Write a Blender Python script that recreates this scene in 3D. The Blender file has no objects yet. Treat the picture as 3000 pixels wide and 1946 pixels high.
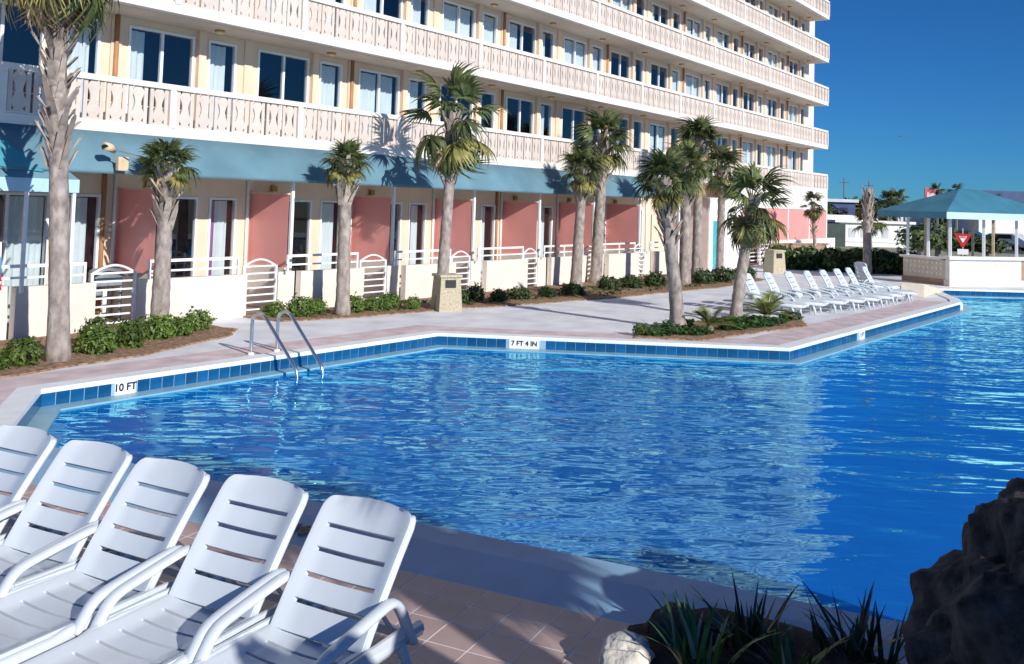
import bpy, math, random
from mathutils import Vector, Matrix, Quaternion
from mathutils.geometry import tessellate_polygon
from mathutils import noise as mnoise

PI = math.pi
R = math.radians
C = bpy.context.scene
col = C.collection
rnd = random.Random(11)

# ------------------------------------------------------------------ camera
cam_d = bpy.data.cameras.new('camera')
cam = bpy.data.objects.new('camera', cam_d)
col.objects.link(cam)
YAW, PITCH, ROLL = 0.94349, 0.0546926, -0.0300623
fw = Vector((math.sin(YAW)*math.cos(PITCH), math.cos(YAW)*math.cos(PITCH), math.sin(PITCH)))
r0 = Vector((math.cos(YAW), -math.sin(YAW), 0)); d0 = fw.cross(r0)
cr, sr = math.cos(ROLL), math.sin(ROLL)
rt = r0*cr + d0*sr; dn = -r0*sr + d0*cr
m = Matrix((rt, -dn, -fw)).transposed().to_4x4()
m.translation = Vector((0, 0, 2.75))
cam.matrix_world = m
cam_d.sensor_width = 36; cam_d.sensor_fit = 'HORIZONTAL'; cam_d.lens = 32.4
cam_d.shift_y = -(973-446.36)/3000
cam_d.clip_start = 0.1; cam_d.clip_end = 4000
C.camera = cam

# ------------------------------------------------------------------ world and sun
SUN_EL, SUN_AZ = R(25.0), R(15.0)          # light travels towards +Y and a little +X
world = bpy.data.worlds.new('World'); C.world = world; world.use_nodes = True
wn = world.node_tree
bg = wn.nodes['Background']
sky = wn.nodes.new('ShaderNodeTexSky'); sky.sky_type = 'NISHITA'; sky.sun_disc = False
sky.sun_elevation = SUN_EL; sky.sun_rotation = PI + SUN_AZ
sky.air_density = 1.0; sky.dust_density = 0.0; sky.ozone_density = 4.0; sky.altitude = 1500
tint = wn.nodes.new('ShaderNodeMix'); tint.data_type = 'RGBA'; tint.blend_type = 'MULTIPLY'; tint.inputs[0].default_value = 1
tint.inputs[7].default_value = (.21, .66, 1.13, 1)
wn.links.new(sky.outputs[0], tint.inputs[6])
wn.links.new(tint.outputs[2], bg.inputs['Color'])
bg.inputs['Strength'].default_value = 0.07
sun_d = bpy.data.lights.new('sun', 'SUN'); sun = bpy.data.objects.new('sun', sun_d); col.objects.link(sun)
sun_d.energy = 4.7; sun_d.angle = R(0.5); sun_d.color = (1.0, 0.96, 0.90)
ld = Vector((math.sin(SUN_AZ)*math.cos(SUN_EL), math.cos(SUN_AZ)*math.cos(SUN_EL), -math.sin(SUN_EL)))
sun.rotation_euler = ld.to_track_quat('-Z', 'Y').to_euler()
sun.location = (0, -20, 30)
C.view_settings.view_transform = 'Standard'; C.view_settings.look = 'None'
C.view_settings.gamma = 1; C.view_settings.use_curve_mapping = False
C.view_settings.exposure = 0.12
C.render.engine = 'CYCLES'
C.cycles.max_bounces = 8; C.cycles.transparent_max_bounces = 12

# ------------------------------------------------------------------ materials
MATS = {}
def mat(name, c, rough=.6, var=.12, scale=3., bump=0., bscale=40., rand=0., spec=.5, metal=0., c2=None, stretch=None, coat=0., trans=0., detail=5.):
    m = bpy.data.materials.new(name); m.use_nodes = True; MATS[name] = m
    nt = m.node_tree; N = nt.nodes; L = nt.links
    p = N['Principled BSDF']
    p.inputs['Roughness'].default_value = rough; p.inputs['Metallic'].default_value = metal
    p.inputs['Specular IOR Level'].default_value = spec
    p.inputs['Coat Weight'].default_value = coat
    tc = N.new('ShaderNodeTexCoord'); mp = N.new('ShaderNodeMapping')
    L.new(tc.outputs['Object'], mp.inputs['Vector'])
    if stretch: mp.inputs['Scale'].default_value = stretch
    nz = N.new('ShaderNodeTexNoise'); nz.inputs['Scale'].default_value = scale; nz.inputs['Detail'].default_value = detail
    L.new(mp.outputs[0], nz.inputs['Vector'])
    rp = N.new('ShaderNodeValToRGB')
    a = [max(0, x*(1-var)) for x in c]; b = [min(1, x*(1+var)) for x in (c2 or c)]
    rp.color_ramp.elements[0].position = .3; rp.color_ramp.elements[1].position = .7
    rp.color_ramp.elements[0].color = (*a, 1); rp.color_ramp.elements[1].color = (*b, 1)
    L.new(nz.outputs[0], rp.inputs['Fac'])
    out = rp.outputs['Color']
    if rand:
        oi = N.new('ShaderNodeObjectInfo'); mr = N.new('ShaderNodeMapRange')
        mr.inputs['To Min'].default_value = 1-rand; mr.inputs['To Max'].default_value = 1+rand
        L.new(oi.outputs['Random'], mr.inputs['Value'])
        h = N.new('ShaderNodeHueSaturation'); L.new(out, h.inputs['Color']); L.new(mr.outputs[0], h.inputs['Value'])
        out = h.outputs['Color']
    L.new(out, p.inputs['Base Color'])
    if bump:
        nb = N.new('ShaderNodeTexNoise'); nb.inputs['Scale'].default_value = bscale; nb.inputs['Detail'].default_value = 6
        L.new(mp.outputs[0], nb.inputs['Vector'])
        bp = N.new('ShaderNodeBump'); bp.inputs['Strength'].default_value = bump; bp.inputs['Distance'].default_value = .02
        L.new(nb.outputs[0], bp.inputs['Height']); L.new(bp.outputs[0], p.inputs['Normal'])
    if trans:
        tr = N.new('ShaderNodeBsdfTranslucent'); mx = N.new('ShaderNodeMixShader'); mx.inputs[0].default_value = trans
        L.new(out, tr.inputs['Color']); L.new(p.outputs[0], mx.inputs[1]); L.new(tr.outputs[0], mx.inputs[2])
        L.new(mx.outputs[0], N['Material Output'].inputs['Surface'])
    return m

mat('deck_concrete', (.66,.665,.70), .75, .09, 1.3, .3, 60, c2=(.76,.765,.80), detail=9)
mat('pink_paver', (.60,.47,.48), .7, .16, 2.2, .2, 60, c2=(.65,.54,.55))
mat('near_tile', (.45,.325,.31), .35, .12, 3, .08, 50, rand=.10)
mat('grout', (.84,.79,.78), .8, .08, 8)
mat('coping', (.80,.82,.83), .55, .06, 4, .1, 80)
mat('coping_shaded', (.24,.42,.60), .5, .10, 3, .12, 60)  # bluish curb, its deep blue shade put into the colour
mat('pool_tile', (.008,.085,.22), .14, .18, 6, .03, 30, rand=.22)
mat('tile_grout', (.26,.42,.55), .6, .1, 20)
mat('ledge', (.24,.42,.52), .35, .12, 4, .1, 40)
mat('pool_plaster', (.015,.16,.55), .6, .12, .45, c2=(.02,.20,.60))
mat('wall_cream', (.76,.69,.61), .85, .05, 2.5, .5, 90)
mat('wall_peach', (.80,.60,.455), .85, .05, 1.5, .3, 70)
mat('trim_white', (.78,.73,.68), .55, .05, 4)
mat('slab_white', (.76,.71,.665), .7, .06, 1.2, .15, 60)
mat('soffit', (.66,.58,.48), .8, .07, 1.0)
mat('baluster', (.64,.55,.49), .65, .10, 2.5, .12, 50, rand=.05)
mat('frame_white', (.82,.83,.84), .4, .04, 6)
mat('metal_white', (.86,.86,.86), .35, .05, 8)
mat('pipe_brown', (.42,.20,.09), .6, .1, 4)
mat('curtain', (.90,.91,.89), .9, .06, 2, trans=.25)
mat('curtain_violet', (.32,.10,.30), .9, .15, 2)
mat('room_dark', (.022,.03,.075), .9, .2, 1)  # unlit rooms: darkness and the panes' blue reflection put into the colour
mat('patio_floor', (.34,.24,.20), .8, .15, 2, .1, 40)
mat('awning', (.115,.235,.30), .75, .10, 1.1, .15, 120, trans=.06, c2=(.135,.26,.325))
mat('awning_dark', (.05,.27,.34), .75, .07, 3)
mat('awning_pale', (.40,.62,.74), .75, .06, 3)
mat('red_panel', (.95,.40,.365), .38, .06, 1.2, 0, spec=.6, trans=.2)
mat('door_teal', (.05,.42,.50), .4, .1, 3)
mat('lamp_body', (.40,.24,.08), .5, .1, 6)
mat('lamp_glass', (.85,.62,.30), .3, .05, 6)
mat('trunk', (.25,.205,.185), .9, .28, 9, 1.0, 16, stretch=(1,1,.55), c2=(.34,.29,.26))
mat('boot', (.30,.24,.20), .9, .28, 7, .6, 25, rand=.28, c2=(.38,.32,.275))
mat('frond', (.052,.085,.025), .5, .45, 4, 0, rand=.5, c2=(.12,.145,.05), trans=.25)
mat('frond_old', (.20,.20,.06), .55, .3, 4, 0, rand=.3, c2=(.30,.26,.08), trans=.2)
mat('frond_dead', (.40,.29,.17), .8, .3, 5, 0, rand=.3, c2=(.50,.38,.23), trans=.12)
mat('shrub_leaf', (.04,.095,.015), .5, .45, 2.2, 0, rand=.3, c2=(.115,.18,.028), trans=.2)
mat('shrub_dark', (.028,.055,.012), .5, .4, 5, 0, rand=.15, c2=(.05,.095,.022), trans=.15)
mat('far_leaf', (.035,.06,.018), .7, .4, 1.5, 0, rand=.3, c2=(.07,.10,.03))
mat('cycad_leaf', (.10,.15,.03), .45, .4, 6, 0, rand=.2, c2=(.22,.24,.06), trans=.15)
mat('cover_leaf', (.025,.07,.022), .5, .4, 6, 0, c2=(.05,.12,.03), trans=.15)
mat('mulch', (.21,.125,.075), .95, .5, 14, 1.0, 50, c2=(.32,.20,.12))
mat('twig', (.20,.15,.10), .9, .2, 10)
mat('blade', (.035,.10,.022), .35, .4, 5, 0, rand=.2, c2=(.09,.20,.045), trans=.2)
mat('blade_shaded', (.014,.028,.012), .4, .4, 5, 0, rand=.2, c2=(.035,.06,.02), trans=.12)  # shaded copy of blade, the shade is in the colour
mat('blade_dry', (.45,.40,.26), .6, .3, 5)
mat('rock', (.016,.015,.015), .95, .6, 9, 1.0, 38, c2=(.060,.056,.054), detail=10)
mat('pale_stone', (.68,.64,.56), .85, .2, 7, .6, 30)
mat('soil', (.022,.018,.014), .95, .4, 12, 1., 40)
mat('plastic', (.61,.665,.72), .26, .045, 3.5, .02, 12, coat=.25)
mat('steel', (.75,.78,.80), .30, .05, 6, metal=1.)
mat('aggregate', (.40,.35,.24), .9, .42, 55, .9, 70, c2=(.52,.46,.33))
mat('aggregate_cap', (.47,.42,.31), .85, .2, 25, .4, 60)
mat('black', (.012,.012,.014), .6, .1, 5)
mat('ink', (.015,.015,.02), .5, .05, 5)
mat('marker', (.84,.85,.85), .3, .05, 8)
mat('grey_metal', (.30,.33,.37), .4, .15, 6, metal=.3)
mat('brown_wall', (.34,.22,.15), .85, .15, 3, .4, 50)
mat('block_white', (.83,.80,.78), .8, .06, 4, .3, 60)
mat('block_tan', (.62,.53,.42), .85, .1, 5, .3, 60)
mat('base_pink', (.72,.58,.54), .8, .1, 4, .2, 50)
mat('wood_pale', (.66,.50,.34), .8, .15, 6)
mat('roof_teal', (.045,.20,.30), .7, .09, 1.2, c2=(.055,.225,.33), trans=.05)
mat('valance', (.48,.68,.74), .75, .05, 3)
mat('sign_red', (.55,.03,.035), .4, .05, 4)
mat('sign_white', (.85,.85,.85), .4, .04, 4)
mat('asphalt', (.06,.06,.065), .9, .2, 2)
mat('ground', (.36,.34,.28), .95, .25, .15, c2=(.26,.29,.16))
mat('office_white', (.80,.79,.77), .7, .06, 1.2)
mat('office_dark', (.035,.06,.055), .7, .2, 2)
mat('navy', (.02,.05,.16), .5, .25, .8)
mat('roof_grey', (.55,.58,.62), .6, .1, 1)
mat('bill_red', (.42,.09,.13), .6, .2, 1.5)
mat('bill_pink', (.75,.45,.50), .6, .1, 1.5)
mat('pole', (.16,.14,.13), .8, .2, 4)
mat('car_white', (.80,.81,.82), .25, .04, 2, coat=.5)
mat('car_blue', (.03,.09,.25), .25, .1, 2, coat=.5)
mat('tyre', (.015,.015,.016), .8, .1, 5)
mat('cloth_blue', (.10,.30,.50), .9, .1, 4)
mat('cloth_red', (.50,.04,.10), .9, .1, 4)
mat('cloth_white', (.84,.84,.86), .9, .05, 4)
mat('grey_face', (.30,.30,.34), .8, .1, 3)

def two_sided_ior(nt, fr, ior):
    # the same reflectance from both sides (thin sheet / light coming back up through the surface)
    ge = nt.nodes.new('ShaderNodeNewGeometry'); mr = nt.nodes.new('ShaderNodeMapRange')
    mr.inputs['To Min'].default_value = ior; mr.inputs['To Max'].default_value = 1/ior
    nt.links.new(ge.outputs['Backfacing'], mr.inputs['Value']); nt.links.new(mr.outputs[0], fr.inputs['IOR'])
def glass(name, tint, ior=1.5, refl=1.0):
    m = bpy.data.materials.new(name); m.use_nodes = True; MATS[name] = m
    nt = m.node_tree; N = nt.nodes; L = nt.links
    N.remove(N['Principled BSDF'])
    fr = N.new('ShaderNodeFresnel'); two_sided_ior(nt, fr, ior)
    tr = N.new('ShaderNodeBsdfTransparent'); tr.inputs['Color'].default_value = (*tint, 1)
    gl = N.new('ShaderNodeBsdfGlossy'); gl.inputs['Roughness'].default_value = .01; gl.inputs['Color'].default_value = (refl, refl, refl, 1)
    mx = N.new('ShaderNodeMixShader')
    L.new(fr.outputs[0], mx.inputs[0]); L.new(tr.outputs[0], mx.inputs[1]); L.new(gl.outputs[0], mx.inputs[2])
    L.new(mx.outputs[0], N['Material Output'].inputs['Surface'])
    return m
glass('pane_glass', (.86,.94,.98), 1.85)

def water_mat():
    m = bpy.data.materials.new('pool_water'); m.use_nodes = True; MATS['pool_water'] = m
    nt = m.node_tree; N = nt.nodes; L = nt.links
    N.remove(N['Principled BSDF'])
    tc = N.new('ShaderNodeTexCoord')
    def noise(sx, sy, sc, det, rough=.5):
        rot = N.new('ShaderNodeMapping'); rot.inputs['Rotation'].default_value = (0, 0, R(-36))
        mp = N.new('ShaderNodeMapping'); mp.inputs['Scale'].default_value = (sx, sy, 1)
        L.new(tc.outputs['Object'], rot.inputs['Vector']); L.new(rot.outputs[0], mp.inputs['Vector'])
        n = N.new('ShaderNodeTexNoise'); n.inputs['Scale'].default_value = sc; n.inputs['Detail'].default_value = det; n.inputs['Roughness'].default_value = rough
        n.inputs['Distortion'].default_value = .25
        L.new(mp.outputs[0], n.inputs['Vector']); return n.outputs[0]
    a = noise(1.0, .46, 1.1, 2.0); b = noise(1, .40, 3.4, 2.0)
    # ripples calm down a little in slow patches
    c = noise(1, 1, .22, 2)
    ad = N.new('ShaderNodeMath'); ad.operation = 'MULTIPLY_ADD'; ad.inputs[1].default_value = .36
    L.new(b, ad.inputs[0]); L.new(a, ad.inputs[2])
    mr = N.new('ShaderNodeMapRange'); mr.inputs['From Min'].default_value = .35; mr.inputs['From Max'].default_value = .65
    mr.inputs['To Min'].default_value = .16; mr.inputs['To Max'].default_value = .40
    L.new(c, mr.inputs['Value'])
    bp = N.new('ShaderNodeBump'); bp.inputs['Distance'].default_value = .30
    L.new(mr.outputs[0], bp.inputs['Strength']); L.new(ad.outputs[0], bp.inputs['Height'])
    fr = N.new('ShaderNodeFresnel'); two_sided_ior(nt, fr, 2.6); L.new(bp.outputs[0], fr.inputs['Normal'])
    tr = N.new('ShaderNodeBsdfTransparent'); tr.inputs['Color'].default_value = (.40,.80,.97,1)
    gl = N.new('ShaderNodeBsdfGlossy'); gl.inputs['Roughness'].default_value = .012; gl.inputs['Color'].default_value = (.40,1,1,1); L.new(bp.outputs[0], gl.inputs['Normal'])
    mx = N.new('ShaderNodeMixShader')
    # deep water scatters blue light back: a diffuse body under the reflecting surface
    df = N.new('ShaderNodeBsdfDiffuse'); df.inputs['Color'].default_value = (.012,.205,.76,1); L.new(bp.outputs[0], df.inputs['Normal'])
    body = N.new('ShaderNodeMixShader'); body.inputs[0].default_value = .6
    L.new(tr.outputs[0], body.inputs[1]); L.new(df.outputs[0], body.inputs[2])
    L.new(fr.outputs[0], mx.inputs[0]); L.new(body.outputs[0], mx.inputs[1]); L.new(gl.outputs[0], mx.inputs[2])
    L.new(mx.outputs[0], N['Material Output'].inputs['Surface'])
water_mat()

# ------------------------------------------------------------------ mesh helpers
class MB:
    def __init__(s): s.v = []; s.f = []; s.sm = False
    def add(s, vs, fs):
        o = len(s.v); s.v += [tuple(p) for p in vs]; s.f += [tuple(i+o for i in f) for f in fs]; return s
    def box(s, x0, y0, z0, x1, y1, z1, M=None):
        vs = [Vector((x, y, z)) for z in (z0, z1) for y in (y0, y1) for x in (x0, x1)]
        if M: vs = [M @ p for p in vs]
        return s.add(vs, [(0,2,3,1),(4,5,7,6),(0,1,5,4),(2,6,7,3),(0,4,6,2),(1,3,7,5)])
    def bar(s, a, b, w, h=None, up=(0,0,1)):
        h = h or w; a = Vector(a); b = Vector(b); d = (b-a).normalized(); u = Vector(up)
        if abs(d.dot(u)) > .98: u = Vector((0,1,0))
        sd = d.cross(u).normalized(); u2 = sd.cross(d)
        vs = []
        for q in (a, b):
            for i, j in ((-1,-1),(1,-1),(1,1),(-1,1)): vs.append(q + sd*i*w/2 + u2*j*h/2)
        return s.add(vs, [(3,2,1,0),(4,5,6,7),(0,1,5,4),(1,2,6,5),(2,3,7,6),(3,0,4,7)])
    def tube(s, pts, rad, n=8, cap=True, sx=1., sy=1.):
        pts = [Vector(p) for p in pts]; k = len(pts)
        rs = rad if isinstance(rad, (list, tuple)) else [rad]*k
        prev = None; base = len(s.v); vs = []
        for i, p in enumerate(pts):
            t = (pts[min(i+1,k-1)]-pts[max(i-1,0)]).normalized()
            if prev is None:
                u = Vector((0,0,1)) if abs(t.z) < .9 else Vector((0,1,0))
                u = (u - t*u.dot(t)).normalized()
            else: u = (prev - t*prev.dot(t)).normalized()
            prev = u; w = t.cross(u)
            for j in range(n):
                a = 2*PI*j/n; vs.append(p + (u*math.cos(a)*sx + w*math.sin(a)*sy)*rs[i])
        fs = [(i*n+j, i*n+(j+1)%n, (i+1)*n+(j+1)%n, (i+1)*n+j) for i in range(k-1) for j in range(n)]
        if cap: fs += [tuple(range(n-1,-1,-1)), tuple((k-1)*n+j for j in range(n))]
        return s.add(vs, fs)
    def prism(s, poly, a, b, ax=2):
        # polygon (2D) extruded along an axis; ax=2: xy->z, ax=1: xz->y, ax=0: yz->x
        def P(q, t): return (q[0],q[1],t) if ax == 2 else ((q[0],t,q[1]) if ax == 1 else (t,q[0],q[1]))
        n = len(poly); vs = [P(q, a) for q in poly] + [P(q, b) for q in poly]
        fs = [tuple(range(n-1,-1,-1)), tuple(range(n,2*n))] + [(i,(i+1)%n,n+(i+1)%n,n+i) for i in range(n)]
        return s.add(vs, fs)
    def quad(s, *p): return s.add(p, [tuple(range(len(p)))])
    def xf(s, M): s.v = [tuple(M @ Vector(p)) for p in s.v]; return s
    def mesh(s, name, m, smooth=False):
        me = bpy.data.meshes.new(name); me.from_pydata(s.v, [], s.f); me.update()
        if m: me.materials.append(MATS[m])
        if smooth:
            for p in me.polygons: p.use_smooth = True
            if smooth == 'angle': me.set_sharp_from_angle(angle=R(38))
        return me

def tag(o, label=None, cat=None, group=None, kind=None):
    if label: o['label'] = label
    if cat: o['category'] = cat
    if group: o['group'] = group
    if kind: o['kind'] = kind
    return o
def link(name, me, parent=None, loc=None):
    o = bpy.data.objects.new(name, me); col.objects.link(o)
    if parent: o.parent = parent
    if loc is not None: o.location = loc
    return o
def wloc(o):
    v = Vector((0,0,0))
    while o: v += o.location; o = o.parent
    return v
def obj(name, mb, m, parent=None, smooth=False, world=True, bevel=0):
    """mesh from world-space geometry; its vertices are kept relative to the (unrotated) parent"""
    if parent and world:
        w = wloc(parent); mb.v = [(a-w.x, b-w.y, c-w.z) for a, b, c in mb.v]
    o = link(name, mb.mesh(name, m, smooth), parent)
    if bevel:
        bv = o.modifiers.new('bevel', 'BEVEL'); bv.width = bevel; bv.segments = 2; bv.limit_method = 'ANGLE'
    return o
def thing(name, loc, label, cat, group=None, rz=0):
    o = bpy.data.objects.new(name, None); col.objects.link(o); o.location = loc; o.rotation_euler = (0,0,rz)
    o.empty_display_size = .2
    return tag(o, label, cat, group)
def copy_tree(o, parent=None):
    c = o.copy(); col.objects.link(c)
    if parent: c.parent = parent
    for ch in KIDS.get(o.name, []) or [k for k in o.children]: copy_tree(ch, c)
    return c
KIDS = {}
def text_mesh(body, size, depth=.002):
    cu = bpy.data.curves.new('lettering', 'FONT'); cu.body = body; cu.size = size; cu.extrude = depth
    cu.align_x = 'CENTER'; cu.align_y = 'CENTER'; cu.offset = size*.034
    t = bpy.data.objects.new('lettering', cu); col.objects.link(t)
    dg = bpy.context.evaluated_depsgraph_get(); dg.update()
    me = bpy.data.meshes.new_from_object(t.evaluated_get(dg)); bpy.data.objects.remove(t)
    me.materials.clear(); me.materials.append(MATS['ink']); return me
def poly_sheet(outer, holes, z):
    loops = [[Vector((x,y,0)) for x,y in outer]] + [[Vector((x,y,0)) for x,y in h] for h in holes]
    flat = [q for l in loops for q in l]
    mb = MB(); mb.v = [(q.x,q.y,z) for q in flat]
    for t in tessellate_polygon(loops):
        a, b, c = (flat[i] for i in t)
        mb.f.append(tuple(t) if (b-a).cross(c-a).z > 0 else (t[0],t[2],t[1]))
    return mb
def offset_poly(poly, d):
    """shift each edge of a polygon outwards by d (clockwise input -> positive is outside)"""
    n = len(poly); out = []
    for i in range(n):
        p0, p1, p2 = (Vector(poly[(i+k-1) % n]) for k in range(3))
        e1 = (p1-p0).normalized(); e2 = (p2-p1).normalized()
        n1 = Vector((-e1.y, e1.x)); n2 = Vector((-e2.y, e2.x))
        b = (n1+n2); b = b/max(b.dot(n1), .35)
        out.append((p1.x+b.x*d, p1.y+b.y*d))
    return out

# ------------------------------------------------------------------ setting: ground, deck, pool
A=(6.57,12.53); B=(14.65,12.36); Cc=(18.28,6.29); D=(32.3,5.62)
POOL = [(5.02,10.35), A, B, Cc, D, (33.3,5.85), (37.3,7.45), (39.4,4.75), (46,-4.7), (40,-9), (12,-9), (7.55,-3.6)]
POOL_OUT = offset_poly(POOL, .32)       # outer edge of the coping
DECK = [(-14,-16), (62,-16), (62,17.2), (-14,17.2)]
tag(obj('deck', poly_sheet(DECK, [POOL_OUT], 0), 'deck_concrete'), kind='structure')
tag(obj('ground', poly_sheet([(-900,-900),(2500,-900),(2500,2200),(-900,2200)], [[(-14,-16),(62,-16),(62,17.2),(-14,17.2)]], -.01), 'ground'), kind='structure')
mb = MB(); mb.box(2, 17.2, -.2, 62, 21, -.004); tag(obj('patio_floor', mb, 'patio_floor'), kind='structure')

# pink paving band beside the coping (far sides)
band_out = offset_poly(POOL, 1.25); band_in = offset_poly(POOL, .321)
mb = MB()
for i in (0, 1, 2, 3):
    w0, w1 = (band_out[i], band_out[i+1])
    if i == 1: w0 = (B_ := band_out[1]); 
    mb.quad((*band_in[i],.004), (*band_in[i+1],.004), (*w1,.004), (*w0,.004))
mb.f = [f[::-1] for f in mb.f]
tag(obj('paving_band', mb, 'pink_paver'), kind='structure')

# coping: white curb, 4 cm proud; near side coloured with its blue shade
def ring(polyA, polyB, zA, zB, idx):
    mb = MB()
    n = len(polyA)
    for i in idx:
        j = (i+1) % n
        mb.quad((*polyA[i],zA), (*polyA[j],zA), (*polyB[j],zB), (*polyB[i],zB))
    return mb
n = len(POOL); ALL = range(n)
FAR = [0,1,2,3,4,5,6,7]; NEAR = [8,9,10,11]
mb = ring(POOL, POOL_OUT, .035, .035, FAR)
mb2 = ring(POOL_OUT, POOL_OUT, .035, -.02, FAR); mb.add(mb2.v, mb2.f)
mb2 = ring(POOL, POOL, -.03, .035, FAR); mb.add(mb2.v, mb2.f)
tag(obj('pool_coping', mb, 'coping'), kind='structure')
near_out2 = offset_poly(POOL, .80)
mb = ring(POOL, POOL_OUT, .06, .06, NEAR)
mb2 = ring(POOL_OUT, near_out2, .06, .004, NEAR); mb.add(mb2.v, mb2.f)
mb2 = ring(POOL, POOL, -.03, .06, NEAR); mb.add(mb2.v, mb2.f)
near_coping = tag(obj('pool_apron', mb, 'coping_shaded'), kind='structure')

# basin: floor, walls, the pale gutter ledge at the water line and single tiles above it
floor_z = -2.2
mb = poly_sheet(POOL, [], floor_z)
mb2 = ring(POOL, POOL, floor_z, -.225, ALL); mb.add(mb2.v, mb2.f)
basin = tag(obj('pool_basin', mb, 'pool_plaster'), kind='structure')
backer = ring(POOL, POOL, -.225, -.03, ALL)
obj('grout_backing', backer, 'tile_grout', basin)
LEDGE = offset_poly(POOL, -.27)
mb = ring(LEDGE, POOL, -.212, -.207, FAR)
mb2 = ring(LEDGE, LEDGE, -.30, -.212, FAR); mb.add(mb2.v, mb2.f)
obj('gutter_ledge', mb, 'ledge', basin)
WZ = -.235
tag(obj('pool_water', poly_sheet(offset_poly(POOL, -.005), [], WZ), 'pool_water'), kind='structure')

TW = .2
tile_me = MB().box(-TW/2+.006, -.004, -.17/2, TW/2-.006, .008, .17/2).mesh('pool_tile', 'pool_tile')
markers = {1: [(1.22, .32)], 2: [(1.78, .61)], 3: [(4.35, .34), (14.0, .30)]}
tiles_stuff = MB(); count = 0
for i in FAR:
    a = Vector((*POOL[i], 0)); b = Vector((*POOL[(i+1) % n], 0)); L_ = (b-a).length; d = (b-a).normalized()
    ang = math.atan2(d.y, d.x)
    k = int(L_/TW)
    w = L_/k
    for q in range(k):
        s = (q+.5)*w
        if any(abs(s-c) < h/2+w*.45 for c, h in markers.get(i, [])): continue
        p = a + d*s; p.z = -.118
        # inner face looks to the right of the travel direction
        M = Matrix.Translation(p) @ Matrix.Rotation(ang+PI, 4, 'Z') @ Matrix.Diagonal((w/TW,1,1,1))
        if count < 296:
            o = link('pool_tile', tile_me, basin); o.matrix_local = M; count += 1
        else:
            t = MB().box(-TW/2+.006, -.004, -.085, TW/2-.006, .008, .085); t.xf(M); tiles_stuff.add(t.v, t.f)
if tiles_stuff.v: tag(obj('pool_tile', tiles_stuff, 'pool_tile', basin), kind='stuff')
def depth_marker(i, s, w, txt, size):
    a = Vector((*POOL[i], 0)); b = Vector((*POOL[i+1], 0)); d = (b-a).normalized(); ang = math.atan2(d.y, d.x)
    p = a + d*s; p.z = -.112
    o = link('depth_marker', MB().box(-w/2, -.006, -.095, w/2, .012, .10).mesh('depth_marker', 'marker'), basin)
    M = Matrix.Translation(p) @ Matrix.Rotation(ang+PI, 4, 'Z'); o.matrix_local = M
    if txt:
        t = link('lettering', text_mesh(txt, size), o)
        # letters read from the water: lettering plane faces local +y
        t.matrix_local = Matrix.Translation((0, .0145, .004)) @ Matrix.Rotation(PI, 4, 'Z') @ Matrix.Rotation(PI/2, 4, 'X')
    # white reflection strip on the ledge below it
    return o
depth_marker(1, 1.22, .32, '10 FT', .15)
depth_marker(2, 1.78, .61, '7 FT 4 IN', .135)
depth_marker(3, 4.35, .34, '5 FT', .13)
depth_marker(3, 14.0, .30, '', .1)

# near deck: individual tiles laid parallel to the pool edge
e0 = Vector((near_out2[0][0], near_out2[0][1])); e1 = Vector((near_out2[11][0], near_out2[11][1]))
ed = (e1-e0).normalized(); en = Vector((ed.y, -ed.x))        # en points away from the pool
if en.x > 0: en = -en
mb = MB(); a = e0 - ed*2.5; b = e0 + ed*13
mb.quad((a.x,a.y,.0072), (b.x,b.y,.0072), (b.x+en.x*4.2, b.y+en.y*4.2,.0072), (a.x+en.x*4.2, a.y+en.y*4.2,.0072))
if (Vector(mb.v[1])-Vector(mb.v[0])).cross(Vector(mb.v[2])-Vector(mb.v[0])).z < 0: mb.f = [f[::-1] for f in mb.f]
deck_pad = tag(obj('tiled_pad', mb, 'grout'), kind='structure')
TS = .285
nt_me = MB().box(-TS/2+.005, -TS/2+.005, 0, TS/2-.005, TS/2-.005, .0025).mesh('deck_tile', 'near_tile')
ang = math.atan2(ed.y, ed.x)
near_tiles_stuff = MB(); cnt = 0
for r_ in range(13):
    for c_ in range(34):
        q = e0 + en*(r_+.5)*TS + ed*((c_+.5)*TS + .4)
        M = Matrix.Translation((q.x, q.y, .006+rnd.uniform(-.0003,.0003))) @ Matrix.Rotation(ang, 4, 'Z')
        if r_ < 10 and cnt < 298 and 0 <= c_:
            o = link('deck_tile', nt_me, deck_pad); o.matrix_local = M; cnt += 1
        else:
            t = MB().box(-TS/2+.005, -TS/2+.005, 0, TS/2-.005, TS/2-.005, .0025).xf(M); near_tiles_stuff.add(t.v, t.f)
tag(obj('deck_tile', near_tiles_stuff, 'near_tile', deck_pad), kind='stuff')
# the letters on the near curb
t = link('lettering', text_mesh('10 FT', .20), near_coping)
t.matrix_local = Matrix.Translation((5.27, 5.69, .044)) @ Matrix.Rotation(R(-80), 4, 'Z') @ Matrix.Rotation(R(6.6), 4, 'X')

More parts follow.
